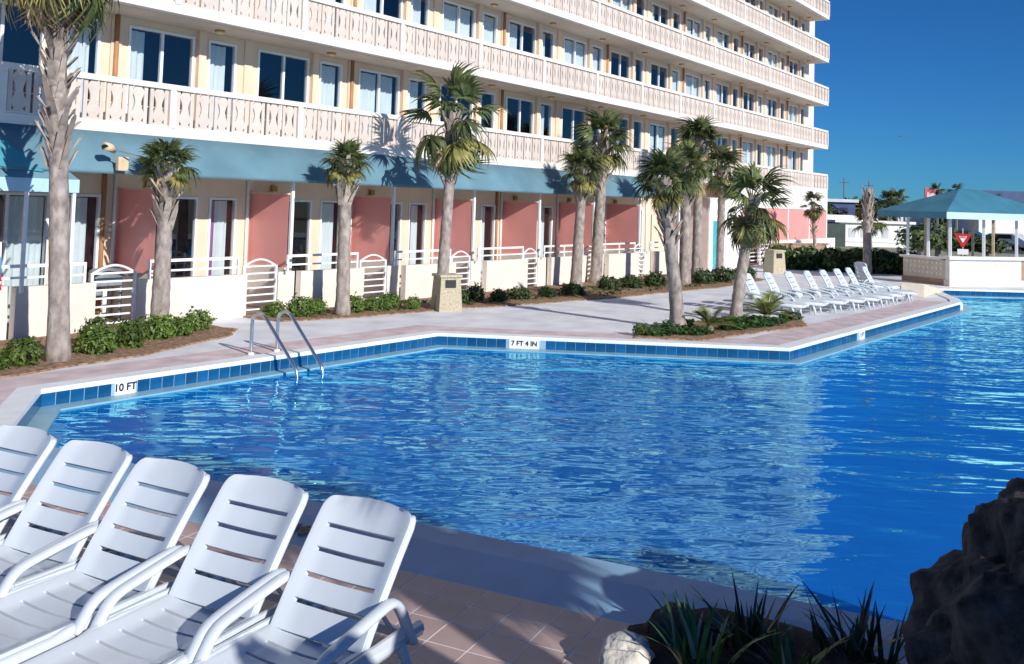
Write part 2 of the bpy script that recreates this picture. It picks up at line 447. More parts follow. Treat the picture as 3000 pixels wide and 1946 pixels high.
# planting beds
def bed(pts, z=.03):
    mb = poly_sheet(pts, [], z)
    k = len(pts)
    for i in range(k): mb.quad((*pts[i],-.01), (*pts[(i+1)%k],-.01), (*pts[(i+1)%k],z), (*pts[i],z))
    return mb
def wavy(pts, amp=.12, sub=8):
    out = []
    for i in range(len(pts)):
        a = Vector(pts[i]); b = Vector(pts[(i+1) % len(pts)]); d = (b-a).normalized(); nn = Vector((-d.y, d.x))
        for k in range(sub):
            t = k/sub; p = a.lerp(b, t) + nn*amp*(mnoise.noise((a.x+t*7, a.y+i*3, 1.7)))*min(1, 8*t*(1-t)+.1)
            out.append((p.x, p.y))
    return out
for pts in ([(5.0,13.7),(7.3,13.85),(9.3,14.15),(11.4,14.9),(12.1,15.5),(11.9,17.1),(5.0,17.1)],
            [(13.5,15.9),(15.3,15.35),(18.6,14.95),(19.3,14.6),(22.0,14.1),(24.5,13.6),(27.5,13.4),(30.5,13.0),(35.8,13.3),(36.6,15.2),(34.5,17.1),(13.4,17.1)],
            [(17.3,9.25),(18.0,8.05),(20.2,7.65),(22.2,7.2),(23.1,7.6),(22.9,8.6),(21.0,9.5),(19.0,9.9)]):
    tag(obj('mulch_bed', bed(wavy(pts)), 'mulch'), kind='structure')

# ------------------------------------------------------------------ hotel
BW = 3.5666; BX0 = 15.3153; WX0 = 11.1
YF, YW = 17.63, 18.98
ZB = lambda k: 3.94 + 2.7*(k-1)
hotel = thing('hotel_building', (31, 19, 0), 'long cream hotel block with open balcony walkways and peach walls along the pool', 'building')
XE = 59.0
mb = MB()
NL = 8
WT = .16
LARGE, SMALL = (.36, 2.06), (2.45, 3.27)
for k in range(1, NL+1):
    z0 = ZB(k)+.2; zt = ZB(k)+2.52; z1 = ZB(k+1)
    edges = []
    for j in range(-2, 13):
        x = WX0 + BW*j
        edges += [(x+LARGE[0], x+LARGE[1]), (x+SMALL[0], x+SMALL[1])]
    x = 3.0
    for a, b in edges:
        mb.box(x, YW, z0, a, YW+WT, zt); x = b
    mb.box(x, YW, z0, XE, YW+WT, zt)
    mb.box(3.0, YW, zt, XE, YW+WT, z1)
G_L, G_S = (.65, 2.36), (2.68, 3.48)
x = 3.0
for j in range(-2, 7):
    xx = WX0 + BW*j
    for a, b in ((xx+G_L[0], xx+G_L[1]), (xx+G_S[0], xx+G_S[1])):
        mb.box(x, YW, 0, a, YW+WT, 2.66); x = b
mb.box(x, YW, 0, XE, YW+WT, 2.66)
mb.box(3.0, YW, 2.66, XE, YW+WT, ZB(1)+.2)
mb.box(XE-.2, YW+WT, 0, XE, 30, ZB(NL+1))
obj('wall', mb, 'wall_peach', hotel)
mb = MB().box(57.49, YW-.02, 0, XE+.01, YW-.001, ZB(NL+1)); obj('end_pier', mb, 'trim_white', hotel)
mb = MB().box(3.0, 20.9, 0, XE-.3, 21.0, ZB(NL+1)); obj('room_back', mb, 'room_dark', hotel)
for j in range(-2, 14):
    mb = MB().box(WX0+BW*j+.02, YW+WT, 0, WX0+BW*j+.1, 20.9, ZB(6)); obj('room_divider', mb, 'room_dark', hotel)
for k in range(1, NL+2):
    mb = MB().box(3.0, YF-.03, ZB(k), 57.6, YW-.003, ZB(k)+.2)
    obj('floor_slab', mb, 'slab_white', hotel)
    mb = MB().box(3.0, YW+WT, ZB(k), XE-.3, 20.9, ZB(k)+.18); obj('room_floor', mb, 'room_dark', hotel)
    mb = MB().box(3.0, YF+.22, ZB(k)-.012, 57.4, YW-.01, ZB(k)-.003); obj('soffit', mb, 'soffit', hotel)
# pilasters and brown downpipes
for k in range(1, 6):
    jm = {1:-1, 2:-1, 3:3, 4:7, 5:10}[k]
    for j in range(jm, 13):
        x = WX0+BW*j
        mb = MB().box(x+2.12, YW-.13, ZB(k)+.2, x+2.32, YW-.004, ZB(k+1)-.013); obj('pilaster', mb, 'wall_peach', hotel)
        if (j % 2) == 0:
            mb = MB().tube([(x+.05, YW-.07, ZB(k)+.2), (x+.05, YW-.07, ZB(k+1)-.014)], .055, 8); obj('downpipe', mb, 'pipe_brown', hotel, smooth=True)
        mb = MB().box(x-.06, YW-.045, ZB(k)+.2, x+.19, YW-.005, ZB(k+1)-.014); obj('pilaster', mb, 'wall_peach', hotel)
# ceiling lamps under the slabs
lamp_me = MB().tube([(0,0,0),(0,0,-.04)], .12, 12).mesh('ceiling_lamp', 'lamp_body')
lampg_me = MB().tube([(0,0,-.041),(0,0,-.075),(0,0,-.095)], [.10,.085,.03], 12).mesh('lamp_shade', 'lamp_glass', True)
def ceiling_lamp(x, y, z, parent):
    o = link('ceiling_lamp', lamp_me, parent, Vector((x,y,z))-wloc(parent)); link('lamp_shade', lampg_me, o)
for k in range(1, 6):
    jm = {1:-1, 2:-1, 3:3, 4:7, 5:10}[k]
    for j in range(jm, 13): ceiling_lamp(WX0+BW*j+2.35, 18.42, ZB(k+1)-.0125, hotel)

# windows: frame (part) > panes and curtain (sub-parts)
def frame_me(w, h, mull):
    mb = MB(); t = .055
    mb.box(0, -.03, 0, t, .06, h); mb.box(w-t, -.03, 0, w, .06, h)
    mb.box(t, -.029, h-t, w-t, .059, h); mb.box(t, -.029, 0, w-t, .059, .05)
    if mull: mb.box(w/2-.035, -.022, .05, w/2+.035, .055, h-t)
    return mb.mesh('window', 'frame_white')
def curtain_me(w, h, seed):
    rr = random.Random(seed); mb = MB(); k = max(6, int(w/.035)); ph = rr.uniform(0, 6)
    vs = []
    for i in range(k+1):
        x = w*i/k; y = .028*math.sin(x*42+ph) + .02*math.sin(x*17+ph*2)
        vs += [(x, y, .03), (x, y*1.0, h)]
    mb.add(vs, [(2*i, 2*i+2, 2*i+3, 2*i+1) for i in range(k)])
    return mb
WH = 2.32
fL = frame_me(LARGE[1]-LARGE[0], WH, True); fS = frame_me(SMALL[1]-SMALL[0], WH, False)
GH = 2.655
gL = frame_me(G_L[1]-G_L[0], GH, True); gS = frame_me(G_S[1]-G_S[0], GH, False)
pane_cache = {}
def pane(w, h):
    key = (round(w,3), round(h,3))
    if key not in pane_cache: pane_cache[key] = MB().quad((0,0,0),(w,0,0),(w,0,h),(0,0,h)).mesh('pane', 'pane_glass')
    return pane_cache[key]
cur_cache = {}
def curtain(w, h, s, m='curtain'):
    key = (round(w,2), round(h,2), s, m)
    if key not in cur_cache: cur_cache[key] = curtain_me(w, h, s).mesh('curtain', m, True)
    return cur_cache[key]
def window(x, z, w, h, me, two, cur, parent=hotel, m2=None):
    o = link('window', me, parent, Vector((x, YW, z))-wloc(parent))
    t = .055
    if two:
        pw = w/2-.035-t
        link('pane', pane(pw, h-t-.05), o, (t, .0, .05)); link('pane', pane(pw, h-t-.05), o, (w/2+.035, .025, .05))
    else: link('pane', pane(w-2*t, h-t-.05), o, (t, .01, .05))
    for a, b, mm in cur:
        link('curtain', curtain((b-a)*w, h-.1, rnd.randrange(4), mm), o, (a*w, .15, .02))
LW = LARGE[1]-LARGE[0]; SW = SMALL[1]-SMALL[0]
cw = 'curtain'
first = {(1,-1): ([], [(.03,.82,cw)]), (1,0): ([(.03,.30,cw)], [(.03,.72,cw)]), (1,1): ([], [(.03,.86,cw)]),
         (1,2): ([(.03,.50,cw),(.60,.90,cw)], [(.03,.74,cw)]), (1,3): ([], [(.03,.4,cw)]), (1,4): ([(.03,.12,cw)], [(.03,.66,cw)]),
         (1,5): ([], [(.03,.6,cw)]), (2,0): ([(.03,.6,cw)], [(.03,.9,cw)]), (2,1): ([(.03,.5,cw)], [(.03,.7,cw)]),
         (2,2): ([(.03,.46,cw)], [(.03,.74,cw)]), (2,3): ([(.04,.96,cw)], [(.03,.95,cw)]), (2,4): ([(.03,.46,cw)], [(.03,.6,cw)]),
         (2,5): ([(.04,.96,cw)], [(.03,.9,cw)]), (2,6): ([], [(.03,.6,cw)])}
for k in range(1, 6):
    jm = {1:-1, 2:-1, 3:3, 4:7, 5:10}[k]
    for j in range(jm, 13):
        x = WX0+BW*j
        cl, cs = first.get((k,j), (None, None))
        if cl is None:
            cl = rnd.choice([[], [(.03,.35,cw)], [(.03,.48,cw),(.62,.95,cw)], [(.04,.96,cw)], [(.04,.80,cw)], [(.03,.46,cw)]])
            cs = rnd.choice([[(.03,.8,cw)], [(.03,.6,cw)], [(.03,.92,cw)], [(.03,.4,cw)], []])
        window(x+LARGE[0], ZB(k)+.2, LW, WH, fL, True, cl)
        window(x+SMALL[0], ZB(k)+.2, SW, WH, fS, False, cs)
cv = 'curtain_violet'
ground_c = {-1: ([(.03,.2,cw),(.55,.97,cw)], [(.03,.75,cw)]), 0: ([], [(.03,.3,cv),(.38,.82,cw)]), 1: ([(.5,.72,cv)], [(.03,.85,cw)]), 2: ([(.6,.8,cw)], [(.03,.25,cv),(.3,.75,cw)]),
            3: ([], [(.03,.6,cw)]), 4: ([(.5,.9,cw)], [(.05,.6,cw)]), 5: ([], [(.03,.6,cw)]), 6: ([], [(.03,.6,cw)])}
for j in range(-1, 7):
    x = WX0+BW*j
    cl, cs = ground_c[j]
    window(x+G_L[0], .004, G_L[1]-G_L[0], GH, gL, True, cl); window(x+G_S[0], .004, G_S[1]-G_S[0], GH, gS, False, cs)

# balcony railings: one part per bay (posts, rails) with balusters as sub-parts
RH = 1.135
def baluster_mb():
    mb = MB(); H = .80; t0, t1 = -.018, .018
    mb.box(0, t0, 0, .085, t1, H); mb.box(.345, t0, 0, .43, t1, H)
    zs = [i/22 for i in range(23)]
    def hole(t):
        if .31 <= t <= .79: return .060*math.sin(PI*(t-.31)/.48)
        if t > .87: return .075*(t-.87)/.13
        if .07 < t < .17: return .062*(1-(t-.07)/.10) if t > .09 else 0
        return 0
    cxm = .215; hw = .1295
    vs = []; fs = []
    for t in zs:
        h = hw-hole(t)
        vs += [(cxm-h, t0, t*H), (cxm+h, t0, t*H), (cxm+h, t1, t*H), (cxm-h, t1, t*H)]
    for i in range(len(zs)-1):
        a = 4*i; b = a+4
        fs += [(a,a+1,b+1,b), (a+1,a+2,b+2,b+1), (a+2,a+3,b+3,b+2), (a+3,a,b,b+3)]
    fs += [(3,2,1,0), tuple(4*(len(zs)-1)+q for q in range(4))]
    mb.add(vs, fs); return mb
bal_me = baluster_mb().mesh('baluster', 'baluster')
def rail_me(w):
    mb = MB()
    mb.box(-.075, -.06, .20, .075, .06, RH-.115)             # post at the left end
    mb.box(-.075, -.075, RH-.115, w-.075, .075, RH)          # broad handrail
    mb.box(.075, -.02, .205, w-.075, .025, .235)
    mb.box(.075, .05, .60, w-.075, .08, .62)                 # thin bar behind the boards
    return mb.mesh('balcony_railing', 'trim_white')
rm = rail_me(BW); rm_end = rail_me(57.6-(BX0+BW*11))
bal_stuff = MB(); nb = 0; order = []
for k in range(1, NL+1):
    for q in range(-3, 12):
        order.append((k, q))
vis = {1:-2, 2:-2, 3:2, 4:6, 5:9}
for k, q in order:
    x = BX0+BW*q; end = q == 11
    w = BW if not end else 57.6-x
    o = link('balcony_railing', rm_end if end else rm, hotel, Vector((x, YF+.01, ZB(k)))-wloc(hotel))
    nn = int((w-.15)/.488); step = (w-.15)/nn
    for i in range(nn):
        lx = .075+.03+i*step
        if k in vis and q >= vis[k] and nb < 298:
            b = link('baluster', bal_me, o, (lx, 0, .225)); nb += 1
        elif k <= 5:
            t = baluster_mb(); t.xf(Matrix.Translation((x+lx, YF+.01, ZB(k)+.225))); bal_stuff.add(t.v, t.f)
        else:
            bal_stuff.box(x+lx, YF-.005, ZB(k)+.225, x+lx+.45, YF+.03, ZB(k)+1.02)
tag(obj('baluster', bal_stuff, 'baluster', hotel), kind='stuff')
for k in range(1, NL+1):
    mb = MB().box(57.5, YF-.05, ZB(k)+.2, 57.62, YF+.08, ZB(k)+RH-.12)
    mb.box(57.53, YF+.09, ZB(k)+.22, 57.58, YW-.02, ZB(k)+RH-.12); mb.box(57.5, YF+.09, ZB(k)+RH-.119, 57.64, YW-.02, ZB(k)+RH)
    obj('end_railing', mb, 'trim_white', hotel)

# ground floor: red privacy screens, posts, pipes, lamps
for j in range(-1, 8):
    x = 11.42+BW*j
    if j <= 6:
        mb = MB(); vs = []; NY, NZ = 9, 9
        for a in range(NY+1):
            for b in range(NZ+1):
                u, v = a/NY, b/NZ
                vs.append((x+.022*mnoise.noise((u*2.2+j*3, v*1.4, .5))*math.sin(PI*u), 17.50+(YW-.003-17.50)*u, 1.02+1.76*v))
        mb.add(vs, [(a*(NZ+1)+b, a*(NZ+1)+b+1, (a+1)*(NZ+1)+b+1, (a+1)*(NZ+1)+b) for a in range(NY) for b in range(NZ)])
        sc_ = obj('privacy_screen', mb, 'red_panel', hotel, smooth=True)
        obj('screen_base', MB().box(x-.06, 17.50, .0, x+.06, YW-.003, 1.018), 'wall_cream', hotel)
        obj('screen_trim', MB().box(x-.03, 17.5, 2.781, x+.03, YW-.003, 2.82), 'wall_peach', sc_)
    obj('awning_post', MB().box(x+.02, 17.42, 0, x+.10, 17.49, 3.13), 'metal_white', hotel)
    obj('downpipe', MB().tube([(x-.10, YW-.05, 0), (x-.10, YW-.05, 3.9)], .04, 8), 'metal_white', hotel, smooth=True)
    if j % 2 == 0: obj('downpipe', MB().tube([(x-.36, YW-.05, 0), (x-.36, YW-.05, 3.9)], .05, 8), 'pipe_brown', hotel, smooth=True)
    l = obj('wall_lamp', MB().box(x+.62, YW-.10, 2.86, x+.78, YW-.003, 3.0), 'lamp_body', hotel)
    obj('lamp_shade', MB().box(x+.60, YW-.16, 2.80, x+.80, YW-.02, 2.857), 'lamp_glass', l)

# stair block beyond the awning, with its teal door
sb = thing('stair_block', (40.2, 18, 0), 'white boxy stair entrance with teal door projecting beyond the blue awning', 'building')
mb = MB().box(38.5, 16.95, 0, 42.2, YW-.005, 3.25); obj('wall', mb, 'block_white', sb)
mb = MB().box(38.488, 17.0, .0, 38.499, YW-.01, 3.2); obj('shaded_side', mb, 'base_pink', sb)  # thin tinted sheet standing in for the shade on this side
d = obj('door', MB().box(38.85, 16.90, 0.02, 39.72, 16.948, 2.2), 'door_teal', sb)
obj('door_frame', MB().box(38.78, 16.915, 0.02, 38.845, 16.947, 2.27).box(39.725, 16.915, .02, 39.79, 16.947, 2.27).box(38.846, 16.915, 2.205, 39.724, 16.947, 2.27), 'frame_white', sb)
obj('handle', MB().box(38.93, 16.86, 1.0, 38.97, 16.899, 1.12), 'steel', d)
# red screens on the white terrace wall at the far end
tw = thing('terrace_wall', (52, 17.6, 0), 'white low terrace wall carrying tall red screens under the far end of the hotel', 'wall')
obj('base_wall', MB().box(46.4, 17.5, 0, 58.9, 17.75, 1.16), 'trim_white', tw)
for a, b in ((43.6,47.1),(47.3,50.4),(50.6,54.0),(54.2,57.3)):
    obj('privacy_screen', MB().box(a, 17.6, 1.161, b, 17.66, 2.84), 'red_panel', tw)
for x in (43.5, 47.2, 50.5, 54.1, 57.4): obj('post', MB().box(x-.06, 17.56, 1.162, x+.06, 17.70, 3.9), 'metal_white', tw)
obj('fascia', MB().box(43.4, 17.57, 2.86, 57.5, 17.69, 3.93), 'trim_white', tw)
bwall = tag(obj('planter_wall', MB().prism([(46.8,17.35),(51.0,15.6),(51.2,15.95),(47.0,17.45)], 0, .98).prism([(46.7,17.3),(51.05,15.5),(51.3,16.0),(46.9,17.49)], .981, 1.05), 'brown_wall'),
    'brown shaded planter wall in front of the far red screens', 'wall')
wf = thing('rail_fence', (44.3, 17.2, 0), 'white horizontal rail fence between stair block and brown planter wall', 'fence')
for i in range(6): obj('rail', MB().box(42.3, 17.18, .22+.19*i, 46.6, 17.22, .28+.19*i), 'metal_white', wf)
for x in (42.35, 43.8, 45.2, 46.55): obj('post', MB().box(x-.04, 17.13, 0, x+.04, 17.178, 1.3), 'metal_white', wf)

# ------------------------------------------------------------------ awnings
aw = thing('awning', (20, 17.4, 3.1), 'long blue fabric awning running under the first balcony of the hotel', 'awning')
def awning_mesh():
    mb = MB(); X0, X1 = 4.0, 35.2; k = 70
    vs = []
    for i in range(k+1):
        x = X0+(X1-X0)*i/k
        sag = .012*abs(math.sin(PI*(x-11.45)/BW))
        for y, z in ((17.585, 3.935), (17.30-sag, 3.53), (17.0-sag*.5, 3.16), (16.995, 3.08+sag*.5)):
            vs.append((x, y, z))
    fs = [(4*i+j, 4*i+4+j, 4*i+5+j, 4*i+1+j)[::-1] for i in range(k) for j in range(3)]
    o = len(vs)
    return mb.add(vs, fs)
cv_ = obj('canvas', awning_mesh(), 'awning', aw, smooth=True)
so = cv_.modifiers.new('cloth thickness', 'SOLIDIFY'); so.thickness = .012; so.offset = 0
obj('end_panel', MB().add([(35.21,17.585,3.93),(35.21,17.0,3.1),(35.21,17.6,3.1)], [(0,1,2)]).add([(35.22,17.585,3.93),(35.22,17.0,3.1),(35.22,17.6,3.1)], [(2,1,0)]), 'awning_dark', aw)
obj('edge_bar', MB().tube([(4.0,17.03,3.105),(35.2,17.03,3.105)], .022, 6), 'metal_white', aw)
for j in range(-1, 7):
    x = 11.5+BW*j; obj('bracket', MB().bar((x,17.04,3.12), (x,18.97,3.45), .03), 'metal_white', aw)
ec = thing('entrance_canopy', (7, 17.1, 2.7), 'pale blue entrance canopy on white posts at the left end of the awning', 'canopy')
mb = MB().quad((4.0,16.92,2.94),(9.36,16.92,2.94),(9.2,17.04,3.10),(4.0,17.04,3.10))
mb.quad((9.36,16.92,2.94),(9.36,18.9,2.94),(9.2,18.9,3.05),(9.2,17.04,3.10))
o = obj('canvas', mb, 'awning', ec); so = o.modifiers.new('cloth thickness','SOLIDIFY'); so.thickness = .01; so.offset = 0
obj('valance', MB().box(4.0,16.90,2.69,9.37,16.918,2.938).box(9.352,16.92,2.69,9.37,18.9,2.938), 'awning_pale', ec)
o = obj('teal_triangle', MB().add([(8.1,17.22,3.62),(8.72,16.96,3.06),(7.4,16.98,3.18)], [(0,2,1)]), 'awning_dark', ec)  # darker teal triangle laid just in front of the awning
so = o.modifiers.new('cloth thickness','SOLIDIFY'); so.thickness = .02
for x, zb_ in ((9.30,.90),(8.42,.86),(6.9,.9)):
    obj('post', MB().box(x-.03,16.93,zb_,x+.03,16.985,2.70), 'metal_white', ec)
# floodlight on the awning edge
fl = thing('floodlight', (10.15, 16.8, 3.1), 'small tan double floodlight on a bracket at the awning edge beside the short left palm', 'lamp')
obj('bracket', MB().bar((10.2,17.02,3.12),(10.2,16.80,3.32),.04).bar((9.86,16.78,3.56),(10.7,16.2,3.34),.022), 'pole', fl)
obj('lamp_head', MB().tube([(9.73,16.70,3.60),(9.88,16.78,3.58),(10.0,16.84,3.52)], [.085,.08,.05], 12), 'wood_pale', fl, smooth=True)
obj('lens', MB().tube([(9.722,16.692,3.575),(9.728,16.698,3.58)], .065, 12), 'black', fl)
obj('junction_box', MB().box(10.06,16.76,3.14,10.28,16.88,3.42), 'wood_pale', fl, bevel=.02)

# ------------------------------------------------------------------ patio walls and gates
GATES = [(9.90,10.92),(13.52,14.55),(17.22,18.26),(20.95,21.88),(24.61,25.46),(28.3,29.3),(32.16,33.02)]
wl = ['cream patio wall behind the big leaning palm, left of the first gate',
      'cream patio wall behind the short stubby palm, between first and second gates',
      'cream patio wall behind the ladder, between second and third gates',
      'cream patio wall directly left of the near trash bin',
      'cream patio wall right of the near trash bin, between fourth and fifth gates',
      'cream patio wall with shrub shadows between fifth and sixth gates',
      'cream patio wall behind the tall palm pair, right of sixth gate',
      'cream patio wall stub at the right end of the row']
xs = 6.0
def patio_wall(i, x0, x1):
    t = thing('patio_wall', ((x0+x1)/2, 17.3, 0), wl[i], 'wall', 'low stucco walls in front of the ground floor patios')
    jog = (8.35 if i == 0 else x0+.50)
    if i == 0:
        obj('stucco_wall', MB().box(jog,17.0,-.05,x1,17.19,.96), 'wall_cream', t, bevel=.012)
        obj('wall_return', MB().box(x0,17.25,-.05,jog-.005,17.42,.96), 'wall_cream', t)
    else:
        obj('wall_return', MB().box(x0,17.28,-.05,jog-.005,17.42,.95), 'wall_cream', t)
        obj('stucco_wall', MB().box(jog,17.05,-.05,x1,17.24,.96), 'wall_cream', t, bevel=.012)
    r = MB()
    xa, xb = x0+.12, x1-.18
    yy = 17.14 if i else 17.1
    r.box(xa, yy-.025, 1.30, xb, yy+.025, 1.36); r.box(xa, yy-.02, 1.10, xb, yy+.02, 1.14)
    k = max(2, int((xb-xa)/1.2)+1)
    for q in range(k):
        x = xa+.025+(xb-xa-.05)*q/(k-1); r.box(x-.025, yy-.026, .955, x+.025, yy+.026, 1.299)
    obj('top_rail', r, 'metal_white', t)
bounds = [6.0] + [v for g in GATES for v in g] + [35.4]
for i in range(8): patio_wall(i, bounds[2*i]+.02, bounds[2*i+1]-.02)
gl_ = ['arched white gate with grey grill behind it, right of the big leaning palm', 'arched white gate directly behind the pool ladder', 'arched white gate partly hidden by the straight palm left of the bin',
       'arched white gate just right of the near trash bin', 'arched white gate right of the bushes past the bin', 'arched white gate hidden between the two mid palms', 'small arched white gate farthest right along the patio walls']
for i, (a, b) in enumerate(GATES):
    t = thing('patio_gate', ((a+b)/2, 17.3, 0), gl_[i], 'gate', 'white metal gates in the patio walls')
    y = 17.3; f = MB(); w = b-a
    f.box(a+.02,y-.025,.08,a+.07,y+.025,1.12); f.box(b-.07,y-.025,.08,b-.02,y+.025,1.12)
    arc = [(a+.045+(w-.09)*q/12, y, 1.10+.16*math.sin(PI*q/12)) for q in range(13)]
    f.tube(arc, .026, 6)
    obj('gate_frame', f, 'metal_white', t)
    for q in range(7): obj('bar', MB().box(a+.071,y-.015,.10+.165*q,b-.071,y+.015,.135+.165*q), 'metal_white', t)
    obj('latch', MB().box(b-.12,y-.05,.70,b-.075,y-.026,.80), 'steel', t)
gr = thing('pedestal_grill', (10.5, 17.75, 0), 'grey barbecue grill on a white pedestal seen through the first arched gate', 'grill')
obj('pedestal', MB().tube([(10.5,17.75,0),(10.5,17.75,.82)], .045, 10), 'metal_white', gr, smooth=True)
obj('body', MB().box(10.2,17.6,.80,10.8,17.9,1.0).box(10.05,17.66,.62,10.4,17.85,.78), 'grey_metal', gr, bevel=.03)
obj('lid', MB().tube([(10.2,17.75,1.03),(10.5,17.75,1.05),(10.8,17.75,1.03)], [.13,.15,.13], 10), 'grey_metal', gr, smooth=True)
pt = thing('patio_table', (11.0, 18.0, 0), 'small grey patio table behind the first arched gate', 'table')
obj('tabletop', MB().tube([(11.0,18.0,1.0),(11.0,18.0,1.03)], .4, 16), 'grey_metal', pt)
obj('leg', MB().tube([(11.0,18.0,0),(11.0,18.0,1.0)], .03, 8), 'grey_metal', pt)
tw_ = thing('draped_towel', (7.8, 17.2, 1.0), 'white, blue and red striped cloth hung at the left end of the patio walls', 'towel')
def cloth(z0, z1, m):
    mb = MB(); k = 10; vs = []
    for i in range(k+1):
        x = 7.45+.62*i/k
        y = 17.02-.03*math.sin(i*1.3)-.02*math.sin(i*2.7)
        vs += [(x-.05*(z0-1.2), y, z0), (x-.05*(z1-1.2), y, z1)]
    mb.add(vs, [(2*i,2*i+2,2*i+3,2*i+1) for i in range(k)])
    o = obj('cloth', mb, m, tw_, smooth=True); so = o.modifiers.new('t','SOLIDIFY'); so.thickness = .012
for z0, z1, m_ in ((1.50,1.78,'cloth_white'),(1.20,1.499,'cloth_blue'),(1.08,1.199,'cloth_red'),(1.03,1.079,'cloth_white'),(.92,1.029,'cloth_red')): cloth(z0, z1, m_)

# ------------------------------------------------------------------ palms
def frond_mesh(seed, L=1.0, petiole=.42, spread=105, n=26, droop=.35, mname='frond'):
    """a fan palm leaf: base at the origin, growing along +x; blade as narrow drooping leaflets"""
    rr = random.Random(seed); mb = MB()
    pts = [Vector((petiole*t, 0, .05*math.sin(t*PI)*1)) for t in (0,.33,.66,1)]
    mb.tube(pts, [.022,.016,.013,.011], 5)
    hub = pts[-1]
    BL = L-petiole
    for i in range(n):
        f = i/(n-1)*2-1
        a = R(spread)*f
        l = BL*(1.0-.35*abs(f)**1.6)*rr.uniform(.88,1.06)
        w = .036*rr.uniform(.8,1.25)
        d = Vector((math.cos(a), math.sin(a), 0))
        side = Vector((-d.y, d.x, 0))
        st = hub + Vector((.12*(1-abs(f)), 0, -.02*(1-abs(f))))
        zc = .10*rr.uniform(-.4,1) ; dr = droop*rr.uniform(.6,1.5)
        vs = []
        segs = 5
        for s_ in range(segs+1):
            t = s_/segs
            p = st + d*l*t*(1-.12*t*t*dr) + Vector((0,0, zc*l*t - dr*l*t**2.6 + .03*math.cos(f*9)))
            ww = w*(.35+1.3*t if t < .5 else 2.0*(1-t)*1.0+.02)*.9
            tw2 = .35*math.sin(i*2.1)
            vs += [p-side*ww+Vector((0,0,ww*tw2)), p+side*ww-Vector((0,0,ww*tw2))]
        mb.add(vs, [(2*k,2*k+1,2*k+3,2*k+2) for k in range(segs)])
    return mb.mesh('frond', mname)
FR = [frond_mesh(i, droop=.35+.16*i, n=26+i, spread=88+9*i) for i in range(4)]
FR_OLD = [frond_mesh(20+i, droop=.55, mname='frond_old', spread=95) for i in range(2)]
FR_DEAD = [frond_mesh(30+i, droop=.9, spread=55, n=16, mname='frond_dead') for i in range(2)]
boot_me = MB().add([(-.055,0,-.10),(.055,0,-.10),(.045,.045,.02),(-.045,.045,.02),(-.028,.10,.17),(.028,.10,.17),(.018,.105,.205),(-.018,.105,.205),(0,-.02,0),(-.02,.07,.17),(.02,.07,.17)],
     [(0,1,2,3),(3,2,5,4),(4,5,6,7),(0,3,9),(3,4,9),(1,10,2),(2,10,5),(0,9,10,1),(4,7,9),(5,10,6),(7,6,10,9)]).mesh('leaf_base', 'boot')

